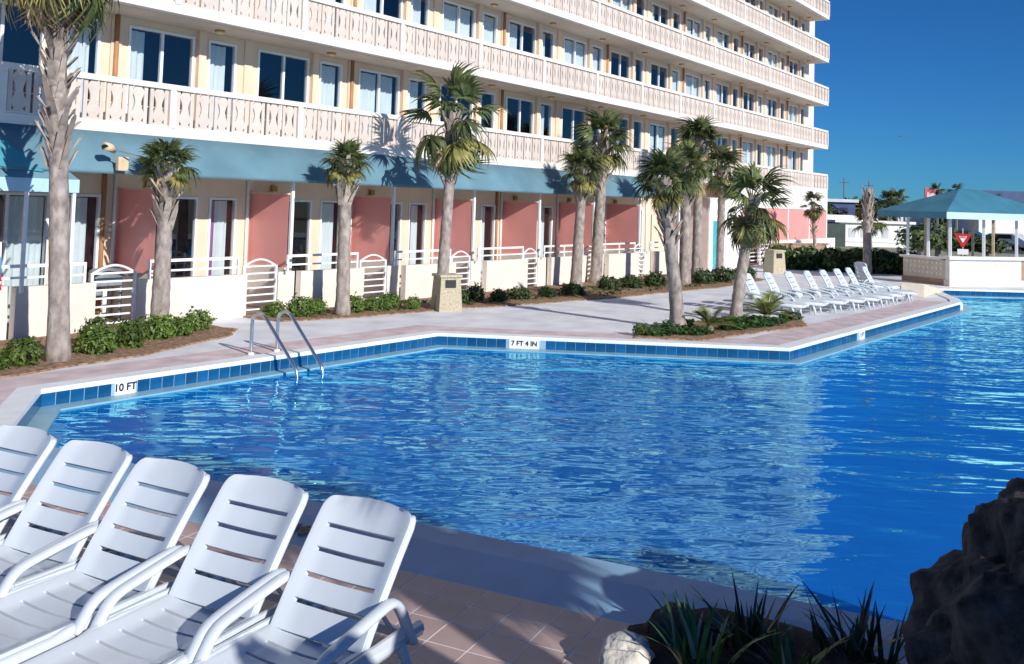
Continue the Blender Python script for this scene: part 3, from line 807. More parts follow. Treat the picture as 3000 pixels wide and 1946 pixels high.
def palm(x, y, h, r0_, r1_, top, label, seed, n=26, fl=1.0, dead=6, old=5, boots=(None), cname='palm_tree', droop_bias=0., up=1.0, indiv=True, flare=1.25, skirt=0):
    rr = random.Random(seed)
    t = thing(cname, (x, y, 0), label, 'palm tree', 'palm trees around the pool deck')
    dx, dy = top
    pts = []; rs = []; K = 30
    def axis(s): 
        e = s*s*(3-2*s)*.55 + s*.45
        return Vector((dx*e, dy*e, h*s))
    for i in range(K+1):
        s = i/K; pts.append(axis(s)-Vector((0,0,.06 if i == 0 else 0)))
        r = r0_+(r1_-r0_)*s
        if s < .12: r *= 1+(flare-1)*(1-s/.12)**1.5
        rs.append(r*(1+.035*math.sin(i*2.3+seed)+rr.uniform(-.02,.02)))
    link('trunk', MB().tube(pts, rs, 14).mesh('trunk', 'trunk', True), t)
    if boots:
        z0, z1 = boots; nbt = max(10, int((z1-z0)*2*PI*r1_/(.085*.15)*.5)); st = MB()
        nbt = min(nbt, 90)
        for i in range(nbt):
            s = (z0+(z1-z0)*(i+.5)/nbt)/h; p = axis(min(s,1)); a = i*2.39996+rr.uniform(-.15,.15)
            rad = (r0_+(r1_-r0_)*s)*.94
            sc = rr.uniform(.95,1.5)*(r1_/.125)
            M = Matrix.Translation(p+Vector((math.cos(a)*rad, math.sin(a)*rad, 0))) @ Matrix.Rotation(a-PI/2+rr.uniform(-.25,.25), 4, 'Z') @ Matrix.Rotation(R(rr.uniform(-24,4)), 4, 'X') @ Matrix.Diagonal((sc,sc*rr.uniform(.8,1.3),sc*rr.uniform(.8,1.4),1))
            if indiv:
                o = link('leaf_base', boot_me, t); o.matrix_local = M
            else:
                b = MB(); b.v = [tuple(M @ v.co) for v in boot_me.vertices]; b.f = [tuple(pp.vertices) for pp in boot_me.polygons]; st.add(b.v, b.f)
        if not indiv: tag(link('leaf_base', st.mesh('leaf_base','boot'), t), kind='stuff')
    tip = axis(1.0)
    def add(me, nm, az, el, sc, back=0., roll=0.):
        # base ring a little below the tip for the lower leaves
        q = tip + Vector((math.cos(az)*r1_*.5, math.sin(az)*r1_*.5, -back))
        M = Matrix.Translation(q) @ Matrix.Rotation(az, 4, 'Z') @ Matrix.Rotation(-el, 4, 'Y') @ Matrix.Rotation(roll, 4, 'X') @ Matrix.Scale(sc, 4)
        o = link(nm, me, t); o.matrix_local = M
    for i in range(n):
        f = i/max(1,n-1)
        el = R(82-95*f*up - droop_bias*f + rr.uniform(-10,10)); az = i*2.39996+rr.uniform(-.3,.3)
        add(rr.choice(FR), 'frond', az, el, fl*rr.uniform(.86,1.1), back=.28*f*fl, roll=rr.uniform(-.5,.5))
    for i in range(old):
        add(rr.choice(FR_OLD), 'frond', rr.uniform(0,2*PI), R(rr.uniform(-45,-12)), fl*rr.uniform(.8,1.0), back=.35*fl, roll=rr.uniform(-.6,.6))
    for i in range(dead):
        add(rr.choice(FR_DEAD), 'dead_frond', rr.uniform(0,2*PI), R(rr.uniform(-84,-55)), fl*rr.uniform(.55,.9), back=.3*fl, roll=rr.uniform(-.8,.8))
    return t

palm(7.84,14.50, 6.85,.165,.125,(-.34,.05),'big leaning palm at the far left whose crown is cut by the top edge', 1, n=20, fl=1.3, dead=40, old=10, boots=(3.15,6.8), droop_bias=50)
palm(10.62,16.0, 3.35,.185,.115,(.02,.0),'short stubby palm left of the pool ladder in front of the patio wall', 2, n=24, fl=.56, dead=8, old=4, boots=(2.15,3.25))
palm(15.31,15.85, 3.62,.17,.125,(-.07,.0),'short straight palm between pool ladder and near trash bin', 3, n=24, fl=.58, dead=10, old=8, boots=(2.6,3.55))
palm(17.88,15.02, 5.0,.155,.12,(.24,.0),'tall palm with spread drooping fronds rising behind the near trash bin', 4, n=15, fl=1.38, dead=3, old=5, boots=(3.2,4.9), droop_bias=75, up=1.15)
palm(26.0,16.1, 4.0,.19,.14,(.25,.0),'shorter palm with yellowish fronds in front of the taller mid palm', 5, n=22, fl=.80, dead=8, old=8, boots=(2.9,3.9), indiv=False)
palm(28.3,16.7, 5.15,.22,.15,(.30,.0),'tall mid palm with dark spread crown near the awning end', 6, n=20, fl=1.12, dead=4, old=4, boots=(3.6,5.1), indiv=False, droop_bias=15)
palm(19.33,9.23, 3.42,.165,.115,(-.72,.05),'curved palm on the left of the planter island by the pool corner', 7, n=22, fl=.72, dead=9, old=8, boots=(1.9,3.15), flare=1.5)
palm(21.94,8.92, 3.05,.15,.12,(.55,-.15),'bushy palm with dead skirt on the right of the planter island', 8, n=20, fl=1.08, dead=18, old=5, boots=(2.0,3.0), droop_bias=50)
palm(30.57,14.37, 4.25,.21,.17,(.0,.0),'palm with tan dead skirt directly behind the curved island palm', 9, n=22, fl=.98, dead=16, old=5, boots=(2.9,4.2), indiv=False)
palm(33.17,15.1, 5.45,.19,.15,(.05,.0),'tallest palm of the group at the right end of the awning', 10, n=20, fl=1.0, dead=8, old=5, boots=(4.2,5.4), indiv=False)
palm(37.5,16.0, 4.6,.17,.15,(.1,.0),'palm standing in front of the teal door', 12, n=20, fl=1.1, dead=22, old=6, boots=(3.6,4.5), indiv=False, droop_bias=30)
palm(48.2,15.3, 3.2,.10,.085,(-.5,.0),'thin small palm with drooping top beside the brown planter wall', 13, n=12, fl=.75, dead=6, old=5, boots=(1.6,3.1), indiv=False, droop_bias=65)
# crownless dead trunk
dt = thing('dead_palm', (43.2,11.4,0), 'bare dead palm trunk without crown in front of the dark hedge', 'dead tree')
pts = [(0,0,-.05),(.02,0,.8),(-.03,.02,1.9),(.05,0,2.8),(.10,.0,3.5),(.13,0,3.9)]
link('trunk', MB().tube([Vector(p) for p in pts], [.24,.19,.17,.2,.17,.09], 12).mesh('trunk','trunk',True), dt)
st = MB(); rr = random.Random(5)
for i in range(46):
    z = 1.9+1.9*i/46; a = i*2.4; M = Matrix.Translation((math.cos(a)*.16+.06, math.sin(a)*.16, z)) @ Matrix.Rotation(a-PI/2,4,'Z') @ Matrix.Diagonal((1.2,1.2,1.3,1))
    st.add([M @ v.co for v in boot_me.vertices], [tuple(p.vertices) for p in boot_me.polygons])
tag(link('leaf_base', st.mesh('leaf_base','boot'), dt), kind='stuff')

# ------------------------------------------------------------------ shrubs, cycads, ground cover
def leaf_ball(seed, n, m, rx=1., rz=.8, leaf=.10, flat=.0):
    rr = random.Random(seed); mb = MB(); off = Vector((seed*3.1, seed*1.7, 0))
    for i in range(n):
        u = rr.uniform(-1,1); a = rr.uniform(0,2*PI); s = math.sqrt(1-u*u)
        d = Vector((s*math.cos(a), s*math.sin(a), u))
        rad = (.62+.55*abs(mnoise.noise(d*1.9+off))+.2*mnoise.noise(d*4.5+off))*rr.uniform(.72,1.08)
        p = Vector((d.x*rad*rx, d.y*rad*rx, max(-.05, (d.z*rad+.62)*rz)))
        nn = (d*1.1+Vector((rr.gauss(0,.6), rr.gauss(0,.6), rr.gauss(.25,.6)))).normalized()
        t1 = nn.orthogonal().normalized(); q = Quaternion(nn, rr.uniform(0,6.28)); t1 = q @ t1; t2 = nn.cross(t1)
        l = leaf*rr.uniform(.6,1.3)
        mb.quad(p-t1*l, p-t2*l*.45+nn*l*.12, p+t1*l, p+t2*l*.45+nn*l*.12)
    return mb.mesh('foliage', m)
def stems(seed):
    rr = random.Random(seed); mb = MB()
    for i in range(7):
        a = rr.uniform(0,6.28); mb.tube([(0,0,0),(math.cos(a)*.25,math.sin(a)*.25,.35),(math.cos(a)*.5,math.sin(a)*.5,.75)], [.03,.02,.01], 5)
    return mb.mesh('stem', 'twig')
SH = [leaf_ball(i, 900, 'shrub_leaf', leaf=.115) for i in range(4)]
SHD = [leaf_ball(10+i, 800, 'shrub_dark', leaf=.13) for i in range(3)]
STM = stems(3)
def shrub(x, y, s, hh, label, dark=False, nm='shrub', grp='round shrubs along the patio walls'):
    t = thing(nm, (x,y,0), label, 'shrub', grp)
    o = link('foliage', rnd.choice(SHD if dark else SH), t); s *= .84; hh *= .84; o.scale = (s,s*rnd.uniform(.85,1.15),hh*rnd.uniform(.9,1.1)); o.rotation_euler = (0,0,rnd.uniform(0,6))
    o2 = link('stem', STM, t); o2.scale = (s*.7,s*.7,hh*.8)
for a in [
 (7.25,14.45,.42,.46,'dark green shrub at the foot of the big leaning palm, on its left'),
 (6.75,14.35,.34,.34,'bright low shrub cut by the left edge of the picture'),
 (8.62,14.75,.44,.46,'green shrub immediately right of the big leaning palm base'),
 (8.95,15.35,.40,.58,'taller yellow green shrub in front of the first arched gate'),
 (9.38,14.95,.46,.52,'broad green shrub right in front of the first arched gate, lower right one'),
 (10.22,15.45,.44,.48,'dense green shrub touching the stubby palm trunk on its right'),
 (10.75,15.55,.40,.40,'small green shrub between stubby palm and end of mulch bed'),
 (11.45,15.95,.42,.50,'spiky topped shrub at the right end of the left mulch bed'),
 (13.95,16.6,.42,.40,'yellow green clipped shrub behind the left ladder rail'),
 (14.40,16.25,.48,.46,'round green shrub just left of the straight palm by the ladder'),
 (14.95,16.35,.36,.44,'small shrub touching the straight palm on its left'),
 (15.85,16.05,.46,.46,'green shrub just right of the straight palm'),
 (16.45,15.95,.40,.40,'low shrub second to the right of the straight palm'),
 (17.05,16.0,.42,.44,'round shrub left of the near trash bin'),
 (17.42,15.55,.30,.36,'dark shrub touching the near trash bin')]:
    shrub(a[0],a[1],a[2],a[3],a[4])
for a in [
 (19.35,15.65,.40,.46,'dark round shrub just right of the near trash bin'),
 (20.15,15.75,.45,.50,'tall dark shrub behind the gate right of the bin'),
 (20.7,15.3,.42,.40,'dark low shrub second from the bin on its right'),
 (21.6,15.25,.50,.38,'spreading dark shrub near the middle of the right bed'),
 (22.7,15.05,.46,.36,'low dark shrub in the right bed before the short yellowish palm'),
 (23.9,14.9,.5,.40,'dark shrub left of the short yellowish palm'),
 (26.6,15.2,.55,.48,'dark shrub between the two mid palms'),
 (27.6,14.9,.55,.46,'dark shrub right of the tall mid palm trunk'),
 (28.9,14.7,.55,.50,'dark shrub left of the skirted palm behind the island'),
 (31.6,14.1,.60,.52,'dark clipped shrub right of the skirted palm'),
 (32.9,13.9,.62,.55,'round dark clipped shrub behind the bushy island palm'),
 (34.6,14.0,.55,.50,'last dark shrub at the right end of the planting bed'),
 (36.0,14.2,.60,.45,'dark shrub near the far trash bin')]:
    shrub(a[0],a[1],a[2],a[3],a[4],True, grp='dark shrubs in the right hand bed')
# hedge
hx = [(43.2,15.4),(43.7,14.3),(44.0,13.2),(44.3,12.2),(44.7,11.2),(45.1,10.2)]
hg = thing('hedge', (44.2,12.8,0), 'long dark clipped hedge behind the far loungers', 'hedge')
hm = leaf_ball(41, 1500, 'shrub_dark', rx=1., rz=1., leaf=.16)
for i,(x,y) in enumerate(hx):
    o = link('foliage', hm, hg, (x-44.2, y-12.8, .0)); o.scale = (.75,.95,.80); o.rotation_euler = (0,0,i*1.1)
# cycads and ground cover on the island
def cycad_mesh(seed):
    rr = random.Random(seed); mb = MB()
    for i in range(20):
        a = i*2.4; el = R(rr.uniform(18,75)); L = rr.uniform(.65,.95)
        pr = []
        for k in range(9):
            t = k/8; r_ = L*t*math.cos(el)*(1+.1*t); z = L*t*math.sin(el)-.42*L*t*t
            pr.append(Vector((math.cos(a)*r_, math.sin(a)*r_, z+.12)))
        mb.tube(pr, [.012]*8+[.004], 4)
        sd = Vector((-math.sin(a), math.cos(a), 0))
        for k in range(1,9):
            for q in range(2):
                p = pr[k-1].lerp(pr[k], q*.5)
                for s in (-1,1):
                    l = .17*math.sin(PI*(k+q*.5)/9.5)+.03; tip = p+sd*s*l+(pr[k]-pr[k-1]).normalized()*l*.55+Vector((0,0,.03))
                    dd = (pr[k]-pr[k-1]).normalized()*.014
                    mb.add([p-dd, p+dd, tip], [(0,1,2)])
    return mb.mesh('frond', 'cycad_leaf')
CY = [cycad_mesh(1), cycad_mesh(2)]
for i,(x,y,s,lb) in enumerate([(19.55,8.55,.95,'cycad with arching fronds between the two island palms'),(22.55,8.35,1.1,'larger yellowish cycad right of the bushy island palm')]):
    t = thing('cycad', (x,y,0), lb, 'plant'); o = link('frond', CY[i], t); o.scale = (s,s,s*1.05)
    link('trunk', MB().tube([(0,0,-.03),(0,0,.16)], [.11,.08], 8).mesh('trunk','boot',True), t)
def ground_cover(name, pts, n, h, leaf, m, seed):
    rr = random.Random(seed); mb = MB(); xs_ = [p[0] for p in pts]; ys_ = [p[1] for p in pts]
    def inside(x, y):
        c = False; j = len(pts)-1
        for i in range(len(pts)):
            xi, yi = pts[i]; xj, yj = pts[j]
            if (yi > y) != (yj > y) and x < (xj-xi)*(y-yi)/(yj-yi)+xi: c = not c
            j = i
        return c
    k = 0
    while k < n:
        x = rr.uniform(min(xs_),max(xs_)); y = rr.uniform(min(ys_),max(ys_))
        if not inside(x,y): continue
        if mnoise.noise((x*1.3,y*1.3,seed)) < -.12: k += .2; continue
        z = .03+h*rr.random()*(.6+.8*abs(mnoise.noise((x*.9,y*.9,4))))
        nn = Vector((rr.gauss(0,.6),rr.gauss(0,.6),1)).normalized(); t1 = nn.orthogonal().normalized(); t1 = Quaternion(nn, rr.uniform(0,6)) @ t1; t2 = nn.cross(t1)
        l = leaf*rr.uniform(.6,1.3); p = Vector((x,y,z))
        mb.quad(p-t1*l, p-t2*l*.4, p+t1*l, p+t2*l*.4); k += 1
    return tag(obj(name, mb, m), kind='stuff')
ground_cover('ground_cover', [(17.5,9.2),(18.3,8.35),(20.4,7.95),(22.0,7.6),(22.8,7.9),(22.5,8.6),(20.8,9.3),(18.9,9.6)], 2600, .16, .07, 'cover_leaf', 3)
ground_cover('ground_cover', [(14,15.9),(17.5,15.35),(20,15),(24.5,14.0),(31,13.4),(35.5,13.6),(35,15.6),(28,15.9),(22,15.9),(14,16.7)], 1300, .10, .08, 'shrub_dark', 5)
shrub(23.3,8.0,.42,.22,'low dark mat of leaves at the right tip of the island planting', True, nm='shrub', grp='low plants on the planter island')
shrub(17.7,9.3,.26,.30,'small bright sprout at the left tip of the island planting', False, nm='shrub', grp='low plants on the planter island')
rr = random.Random(9)
mb = MB()
for i in range(1500):
    k = rr.random()
    x, y = (rr.uniform(5.5,12), rr.uniform(14,17)) if k < .5 else (rr.uniform(14,30), rr.uniform(14,16.5))
    if k < .5 and y < 13.9+(x-7)*.27: continue
    if k >= .5 and y < 15.7-(x-13.5)*.17: continue
    a = rr.uniform(0,6.28); l = rr.uniform(.02,.06); mb.bar((x,y,.035),(x+math.cos(a)*l,y+math.sin(a)*l,.045),.012,.008)
tag(obj('wood_chip', mb, 'mulch'), kind='stuff')

# ------------------------------------------------------------------ pool ladder
ld_ = thing('pool_ladder', (10.6, 12.5, 0), 'pair of curved steel pool ladder rails at the blue tiled edge', 'ladder')
for k, (bx, by, wx, wy) in enumerate(((10.41,12.97,10.40,11.72),(10.94,12.93,10.90,11.66))):
    dxy = Vector((wx-bx, wy-by, 0)); 
    P_ = lambda t, z: (bx+dxy.x*t, by+dxy.y*t, z)
    path = [P_(0,.0), P_(0,.38), P_(.0,.58), P_(.03,.665), P_(.10,.715), P_(.19,.72), P_(.28,.675), P_(.36,.575), P_(.82,.04), P_(.93,-.08), P_(.97,-.18), P_(.98,-.5), P_(.98,-1.0)]
    # smooth the polyline
    for _ in range(2):
        q = [path[0]]
        for a, b in zip(path, path[1:]):
            a = Vector(a); b = Vector(b); q += [tuple(a.lerp(b,.25)), tuple(a.lerp(b,.75))]
        path = q + [path[-1]]
    obj('rail', MB().tube(path, .030, 10), 'steel', ld_, smooth=True)
    obj('flange', MB().tube([(bx,by,.0),(bx,by,.045)], [.06,.05], 12), 'coping', ld_)
for z in (-.42,-.75): obj('step', MB().box(10.40,11.66,z,10.90,11.76,z+.03), 'metal_white', ld_)

# ------------------------------------------------------------------ trash bins
def bin_(x, y, rz, label, s=1.):
    t = thing('trash_bin', (x,y,0), label, 'trash bin', None, rz)
    a, b, h = .31*s, .26*s, .84*s
    vs = [(-a,-a,0),(a,-a,0),(a,a,0),(-a,a,0),(-b,-b,h),(b,-b,h),(b,b,h),(-b,b,h)]
    o = link('body', MB().add(vs, [(3,2,1,0),(4,5,6,7),(0,1,5,4),(1,2,6,5),(2,3,7,6),(3,0,4,7)]).mesh('body','aggregate'), t)
    o = link('cap', MB().box(-b*1.16,-b*1.16,h+.001,b*1.16,b*1.16,h+.07*s).mesh('cap','aggregate_cap'), t); bv = o.modifiers.new('b','BEVEL'); bv.width = .012
    ya = -(a+(b-a)*.8)-.006
    link('opening', MB().box(-.15*s,ya-.012,h*.70,.13*s,ya+.03,h*.93).mesh('opening','black'), t)
bin_(18.0,14.95,R(-28),'square pebbled trash bin standing at the bed edge beside the tall palm')
bin_(40.15,14.55,R(-30),'smaller looking pebbled trash bin far behind the loungers',1.12)

# ------------------------------------------------------------------ loungers
def grid_panel(us, vs_, keep, fn, th):
    nu, nv = len(us)-1, len(vs_)-1; vs = []; idx = {}
    def vid(i,j,s):
        k = (i,j,s)
        if k not in idx: idx[k] = len(vs); vs.append(fn(us[i],vs_[j],s*th))
        return idx[k]
    fs = []
    K = lambda i,j: 0 <= i < nu and 0 <= j < nv and keep(i,j)
    for i in range(nu):
        for j in range(nv):
            if not keep(i,j): continue
            fs.append((vid(i,j,1),vid(i+1,j,1),vid(i+1,j+1,1),vid(i,j+1,1)))
            fs.append((vid(i,j,0),vid(i,j+1,0),vid(i+1,j+1,0),vid(i+1,j,0)))
            if not K(i-1,j): fs.append((vid(i,j,0),vid(i,j,1),vid(i,j+1,1),vid(i,j+1,0)))
            if not K(i+1,j): fs.append((vid(i+1,j,1),vid(i+1,j,0),vid(i+1,j+1,0),vid(i+1,j+1,1)))
            if not K(i,j-1): fs.append((vid(i,j,1),vid(i,j,0),vid(i+1,j,0),vid(i+1,j,1)))
            if not K(i,j+1): fs.append((vid(i,j+1,0),vid(i,j+1,1),vid(i+1,j+1,1),vid(i+1,j+1,0)))
    return MB().add(vs, fs)
US = [q*1.085 for q in (-.29,-.265,-.225,-.15,-.075,0,.075,.15,.225,.265,.29)]
def lounger(backang=52., L=.80):
    t = bpy.data.objects.new('sun_lounger', None); col.objects.link(t); t.empty_display_size = .2
    # seat (hinge at x=0, foot end at x=-1.24), slotted
    slots = [(-.14,-.115)] + [(-.14-.15*k, -.14-.15*k+.022) for k in range(1,8)]
    xs_ = sorted(set([-1.24,-1.20] + [v for s in slots for v in s] + [-.05,0.03]))
    sl = [(a,b) for a,b in slots]
    def keepS(i,j):
        if i in (0,1,8,9): return True
        m_ = (xs_[j]+xs_[j+1])/2
        return not any(a < m_ < b for a,b in sl)
    def fnS(u,v,o): return (v, -u, .325 - .022*math.cos(u/.315*PI/2) + (o-.02) + (.02*(1 if abs(u) > .28 else 0)) - .05*max(0,(-v-1.1)/.14)**2)
    o = link('seat', grid_panel(US, xs_, keepS, fnS, .022).mesh('seat','plastic','angle'), t)
    # backrest
    bslots = [.150,.295,.440,.585]
    vs_ = sorted(set([0.0,.05] + [v for s in bslots for v in (s,s+.026)] + [L-.16,L-.12,L-.08,L-.05,L-.025,L-.008,L]))
    def keepB(i,j):
        if i in (0,1,8,9): return True
        m_ = (vs_[j]+vs_[j+1])/2
        return not any(s < m_ < s+.026 for s in bslots)
    ca, sa = math.cos(R(backang)), math.sin(R(backang))
    def fnB(u,v,o):
        w = 1.
        if v > L-.12: q = (v-(L-.12))/.12; w = 1-.22*(1-math.sqrt(max(0,1-q**2.2)))
        u2 = u*w
        v2 = v - (.035*(u/.315)**2)*(v/L)**6 + .028*math.cos(u/.315*PI/2)*(v/L)**8*0
        dep = -.030*math.cos(u/.315*PI/2)*(.35+.65*min(1,v/.3)) - .055*(v/L-.5)**2
        rim = .014 if abs(u) > .28 else 0
        n_ = o + dep + rim - .012
        # front normal points to -x and up
        return (v2*ca - n_*sa, -u2, .33 + v2*sa + n_*ca)
    link('backrest', grid_panel(US, vs_, keepB, fnB, .034).mesh('backrest','plastic','angle'), t)
    for s in (-1,1):
        link('back_rim', MB().tube([fnB(s*.312,v,.004) for v in (0,.1,.3,.5,.64,L-.11,L-.06,L-.035)], .024, 8, sx=1, sy=1).mesh('back_rim','plastic',True), t)
        # side rail with a stepped front part
        rl = MB().tube([(-1.26,s*.325,.285),(-.66,s*.325,.285),(-.54,s*.332,.310),(-.35,s*.34,.315),(.1,s*.335,.29),(.52,s*.33,.275)], .042, 8, sx=1.05, sy=.85)
        link('side_rail', rl.mesh('side_rail','plastic',True), t)
        ar = [(-.52,s*.352,.30),(-.47,s*.352,.37),(-.42,s*.354,.43),(-.36,s*.356,.465),(-.22,s*.358,.49),(.0,s*.36,.525),(.14,s*.36,.545),(.21,s*.36,.535),(.28,s*.36,.47),(.36,s*.358,.33),(.41,s*.356,.25)]
        for _ in range(1):
            q = [ar[0]]
            for a,b in zip(ar,ar[1:]):
                a=Vector(a); b=Vector(b); q += [tuple(a.lerp(b,.25)),tuple(a.lerp(b,.75))]
            ar = q+[ar[-1]]
        link('armrest', MB().tube(ar, .040, 10, sx=.66, sy=1.0).mesh('armrest','plastic',True), t)
        link('arm_brace', MB().bar((-.42,s*.352,.32),(.33,s*.352,.32),.02,.08).mesh('arm_brace','plastic'), t)
        link('leg', MB().tube([(-.98,s*.32,.27),(-1.03,s*.325,.15),(-1.06,s*.33,0)], [.035,.03,.026], 8).mesh('leg','plastic',True), t)
        link('leg', MB().tube([(.30,s*.335,.28),(.38,s*.34,.15),(.42,s*.345,0)], [.035,.03,.026], 8).mesh('leg','plastic',True), t)
        link('leg', MB().tube([(-1.0,s*.30,.26),(-.93,s*.30,.15),(-.90,s*.30,0)], [.03,.026,.022], 8).mesh('leg','plastic',True), t)
    link('cross_bar', MB().bar((.44,-.33,.26),(.44,.33,.26),.035,.05).mesh('cross_bar','plastic'), t)
    link('foot_bar', MB().bar((-1.24,-.33,.29),(-1.24,.33,.29),.05,.045).mesh('foot_bar','plastic'), t)
    for s in (-.2,.2): link('back_prop', MB().bar((.20,s,.54),(.42,s,.28),.02).mesh('back_prop','plastic'), t)
    return t
def clone(o):
    c = o.copy(); col.objects.link(c)
    for ch in list(o.children):
        k = ch.copy(); col.objects.link(k); k.parent = c
    return c
proto = lounger()
near = [(3.60,3.83,8,'white plastic lounger at the right end of the foreground row, nearest the shaded tiles'),
        (3.46,4.60,8.5,'white lounger second from the right in the foreground row'),
        (3.33,5.36,9,'white lounger in the middle of the foreground row'),
        (3.22,6.12,9.5,'white lounger second from the left in the foreground row'),
        (3.12,6.90,10,'white lounger at the left end of the foreground row, cut by the picture edge')]
for i,(x,y,a,lb) in enumerate(near):
    o = proto if i == 0 else clone(proto)
    o.location = (x+(.0,.02,-.015,.02,0)[i],y,.0085); o.rotation_euler = (0,0,R(a+(0,.9,-.8,.6,-.5)[i])); tag(o, lb, 'sun lounger', 'white loungers in the foreground row')
far = [(24.18,9.20,97,'far white lounger closest to the bushy island palm, first of the far row'),
       (25.15,8.98,99,'second far white lounger from the island palm'),
       (26.1,8.72,98,'third far white lounger from the island palm'),
       (27.0,8.48,100,'fourth far white lounger from the island palm'),
       (27.9,8.30,99,'fifth far white lounger from the island palm, middle of the far row'),
       (28.95,8.20,97,'sixth far white lounger from the island palm'),
       (29.9,8.12,99,'seventh far white lounger from the island palm'),
       (31.1,7.95,101,'last white lounger of the far row beside the stone step')]
far_proto = lounger(62., .80)
for i,(x,y,a,lb) in enumerate(far):
    o = far_proto if i == 0 else clone(far_proto); a -= 4; o.location = (x,y,0); o.rotation_euler = (0,0,R(a)); tag(o, lb, 'sun lounger', 'white loungers in the far row')
up_ = lounger(76., .82); up_.location = (32.3,8.6,0); up_.rotation_euler = (0,0,R(140)); tag(up_, 'white lounger with almost upright back behind the far row', 'sun lounger', 'white loungers in the far row')

# stone step / ramp at the far pool corner
ss = thing('stone_step', (34.0,6.8,0), 'low wedge shaped stone block at the far pool corner', 'step')
obj('block', MB().add([(32.9,7.6,0),(33.2,6.9,0),(36.6,6.95,0),(36.4,7.3,0),(32.9,7.6,.46),(33.2,6.9,.46),(36.6,6.95,.06),(36.4,7.3,.06)],
   [(3,2,1,0),(4,5,6,7),(0,1,5,4),(1,2,6,5),(2,3,7,6),(3,0,4,7)]), 'block_tan', ss, bevel=.03)

# ------------------------------------------------------------------ poolside bar with canopy
kx, ky = 39.5, 7.3
dl = Vector((.6,.8)); dr = Vector((.8,-.6))
def K(l, r, z): return (kx+dl.x*l+dr.x*r, ky+dl.y*l+dr.y*r, z)
bar = thing('pool_bar', (41.5,6.8,0), 'poolside bar with patterned block counter under a blue hipped canopy', 'bar')
def kbox(l0,l1,r0_,r1_,z0,z1):
    vs = [K(l,r,z) for z in (z0,z1) for l,r in ((l0,r0_),(l1,r0_),(l1,r1_),(l0,r1_))]
    return MB().add(vs, [(0,1,2,3),(7,6,5,4),(0,4,5,1),(1,5,6,2),(2,6,7,3),(3,7,4,0)])
obj('counter_front', kbox(0,.22,0,6.2,.22,1.05), 'block_white', bar)
obj('counter_side', kbox(.221,2.6,0,.22,.22,1.0), 'block_tan', bar)  # tan instead of white: the side's shade put into its colour
obj('counter_base', kbox(-.06,.25,-.06,6.2,0,.219), 'base_pink', bar)
obj('side_base', kbox(.251,2.62,-.06,.25,0,.219), 'brown_wall', bar)  # brown instead of pink, again the shade of this side
obj('counter_top', kbox(-.16,.40,-.16,6.3,1.051,1.17), 'trim_white', bar)
obj('side_top', kbox(.401,2.7,-.12,.38,1.001,1.09), 'trim_white', bar)
obj('bar_door', kbox(-.02,-.001,3.55,4.4,.24,1.0), 'brown_wall', bar)
dm = MB()
for i in range(13):
    c0 = .30+.25*i
    for q in range(2):
        zc = .86-.13*q; l_ = -.012
        vs = [K(l_,c0-.07+.125*q,zc),K(l_,c0+.125*q,zc-.055),K(l_,c0+.07+.125*q,zc),K(l_,c0+.125*q,zc+.055)]
        vs += [K(-.0005,*v) for v in ((c0-.07+.125*q,zc),(c0+.125*q,zc-.055),(c0+.07+.125*q,zc),(c0+.125*q,zc+.055))]
        obj('lattice_block', MB().add(vs, [(3,2,1,0),(0,1,5,4),(1,2,6,5),(2,3,7,6),(3,0,4,7)]), 'block_tan', bar)
for i in range(9):
    for q in range(3):
        c0 = .45+.24*i; zc = .86-.2*q
        vs = [K(c0-.06,-.001,zc),K(c0,-.001,zc+.06),K(c0+.06,-.001,zc),K(c0,-.001,zc-.06)]; vs2 = [K(c0-.06,-.015,zc),K(c0,-.015,zc+.06),K(c0+.06,-.015,zc),K(c0,-.015,zc-.06)]
        obj('lattice_block', MB().add(vs2+vs, [(0,1,2,3),(0,4,5,1),(1,5,6,2),(2,6,7,3),(3,7,4,0)]), 'block_white', bar)
# canopy roof
E0, E1, F0, F1 = -.6, 3.35, -.7, 5.1
ez, vz, az_ = 2.90, 2.64, 3.88
lm_ = (E0+E1)/2; ra, rb = (F0+F1)/2-.45, (F0+F1)/2+.45
c = [K(E0,F0,ez),K(E1,F0,ez),K(E1,F1,ez),K(E0,F1,ez),K(lm_,ra,az_),K(lm_,rb,az_)]
obj('canopy_roof', MB().add(c, [(0,3,5,4),(1,0,4),(2,1,4,5),(3,2,5)]), 'roof_teal', bar)
for nm,(l0,l1,r_0,r_1) in {'a':(E0,E0+.01,F0,F1),'b':(E0+.011,E1,F0,F0+.01),'c':(E1-.01,E1,F0+.011,F1),'d':(E0+.011,E1-.011,F1-.01,F1)}.items():
    obj('valance', kbox(l0,l1,r_0,r_1,vz,ez-.002), 'valance' if nm in 'ad' else 'roof_teal', bar)  # darker teal on the sides away from the sun, as painted shade
for l,r,zb_,m_ in ((.1,.1,1.17,'metal_white'),(.1,1.75,1.17,'metal_white'),(.1,3.4,1.17,'metal_white'),(.1,5.0,1.17,'metal_white'),(2.45,.1,1.09,'metal_white'),(2.9,1.4,0,'wood_pale'),(2.9,2.6,0,'wood_pale'),(2.9,3.9,0,'wood_pale'),(2.9,5.0,0,'wood_pale'),(1.3,.12,1.09,'metal_white')):
    x,y,_ = K(l,r,0); obj('post', MB().box(x-.05,y-.05,zb_,x+.05,y+.05,2.92), m_, bar)
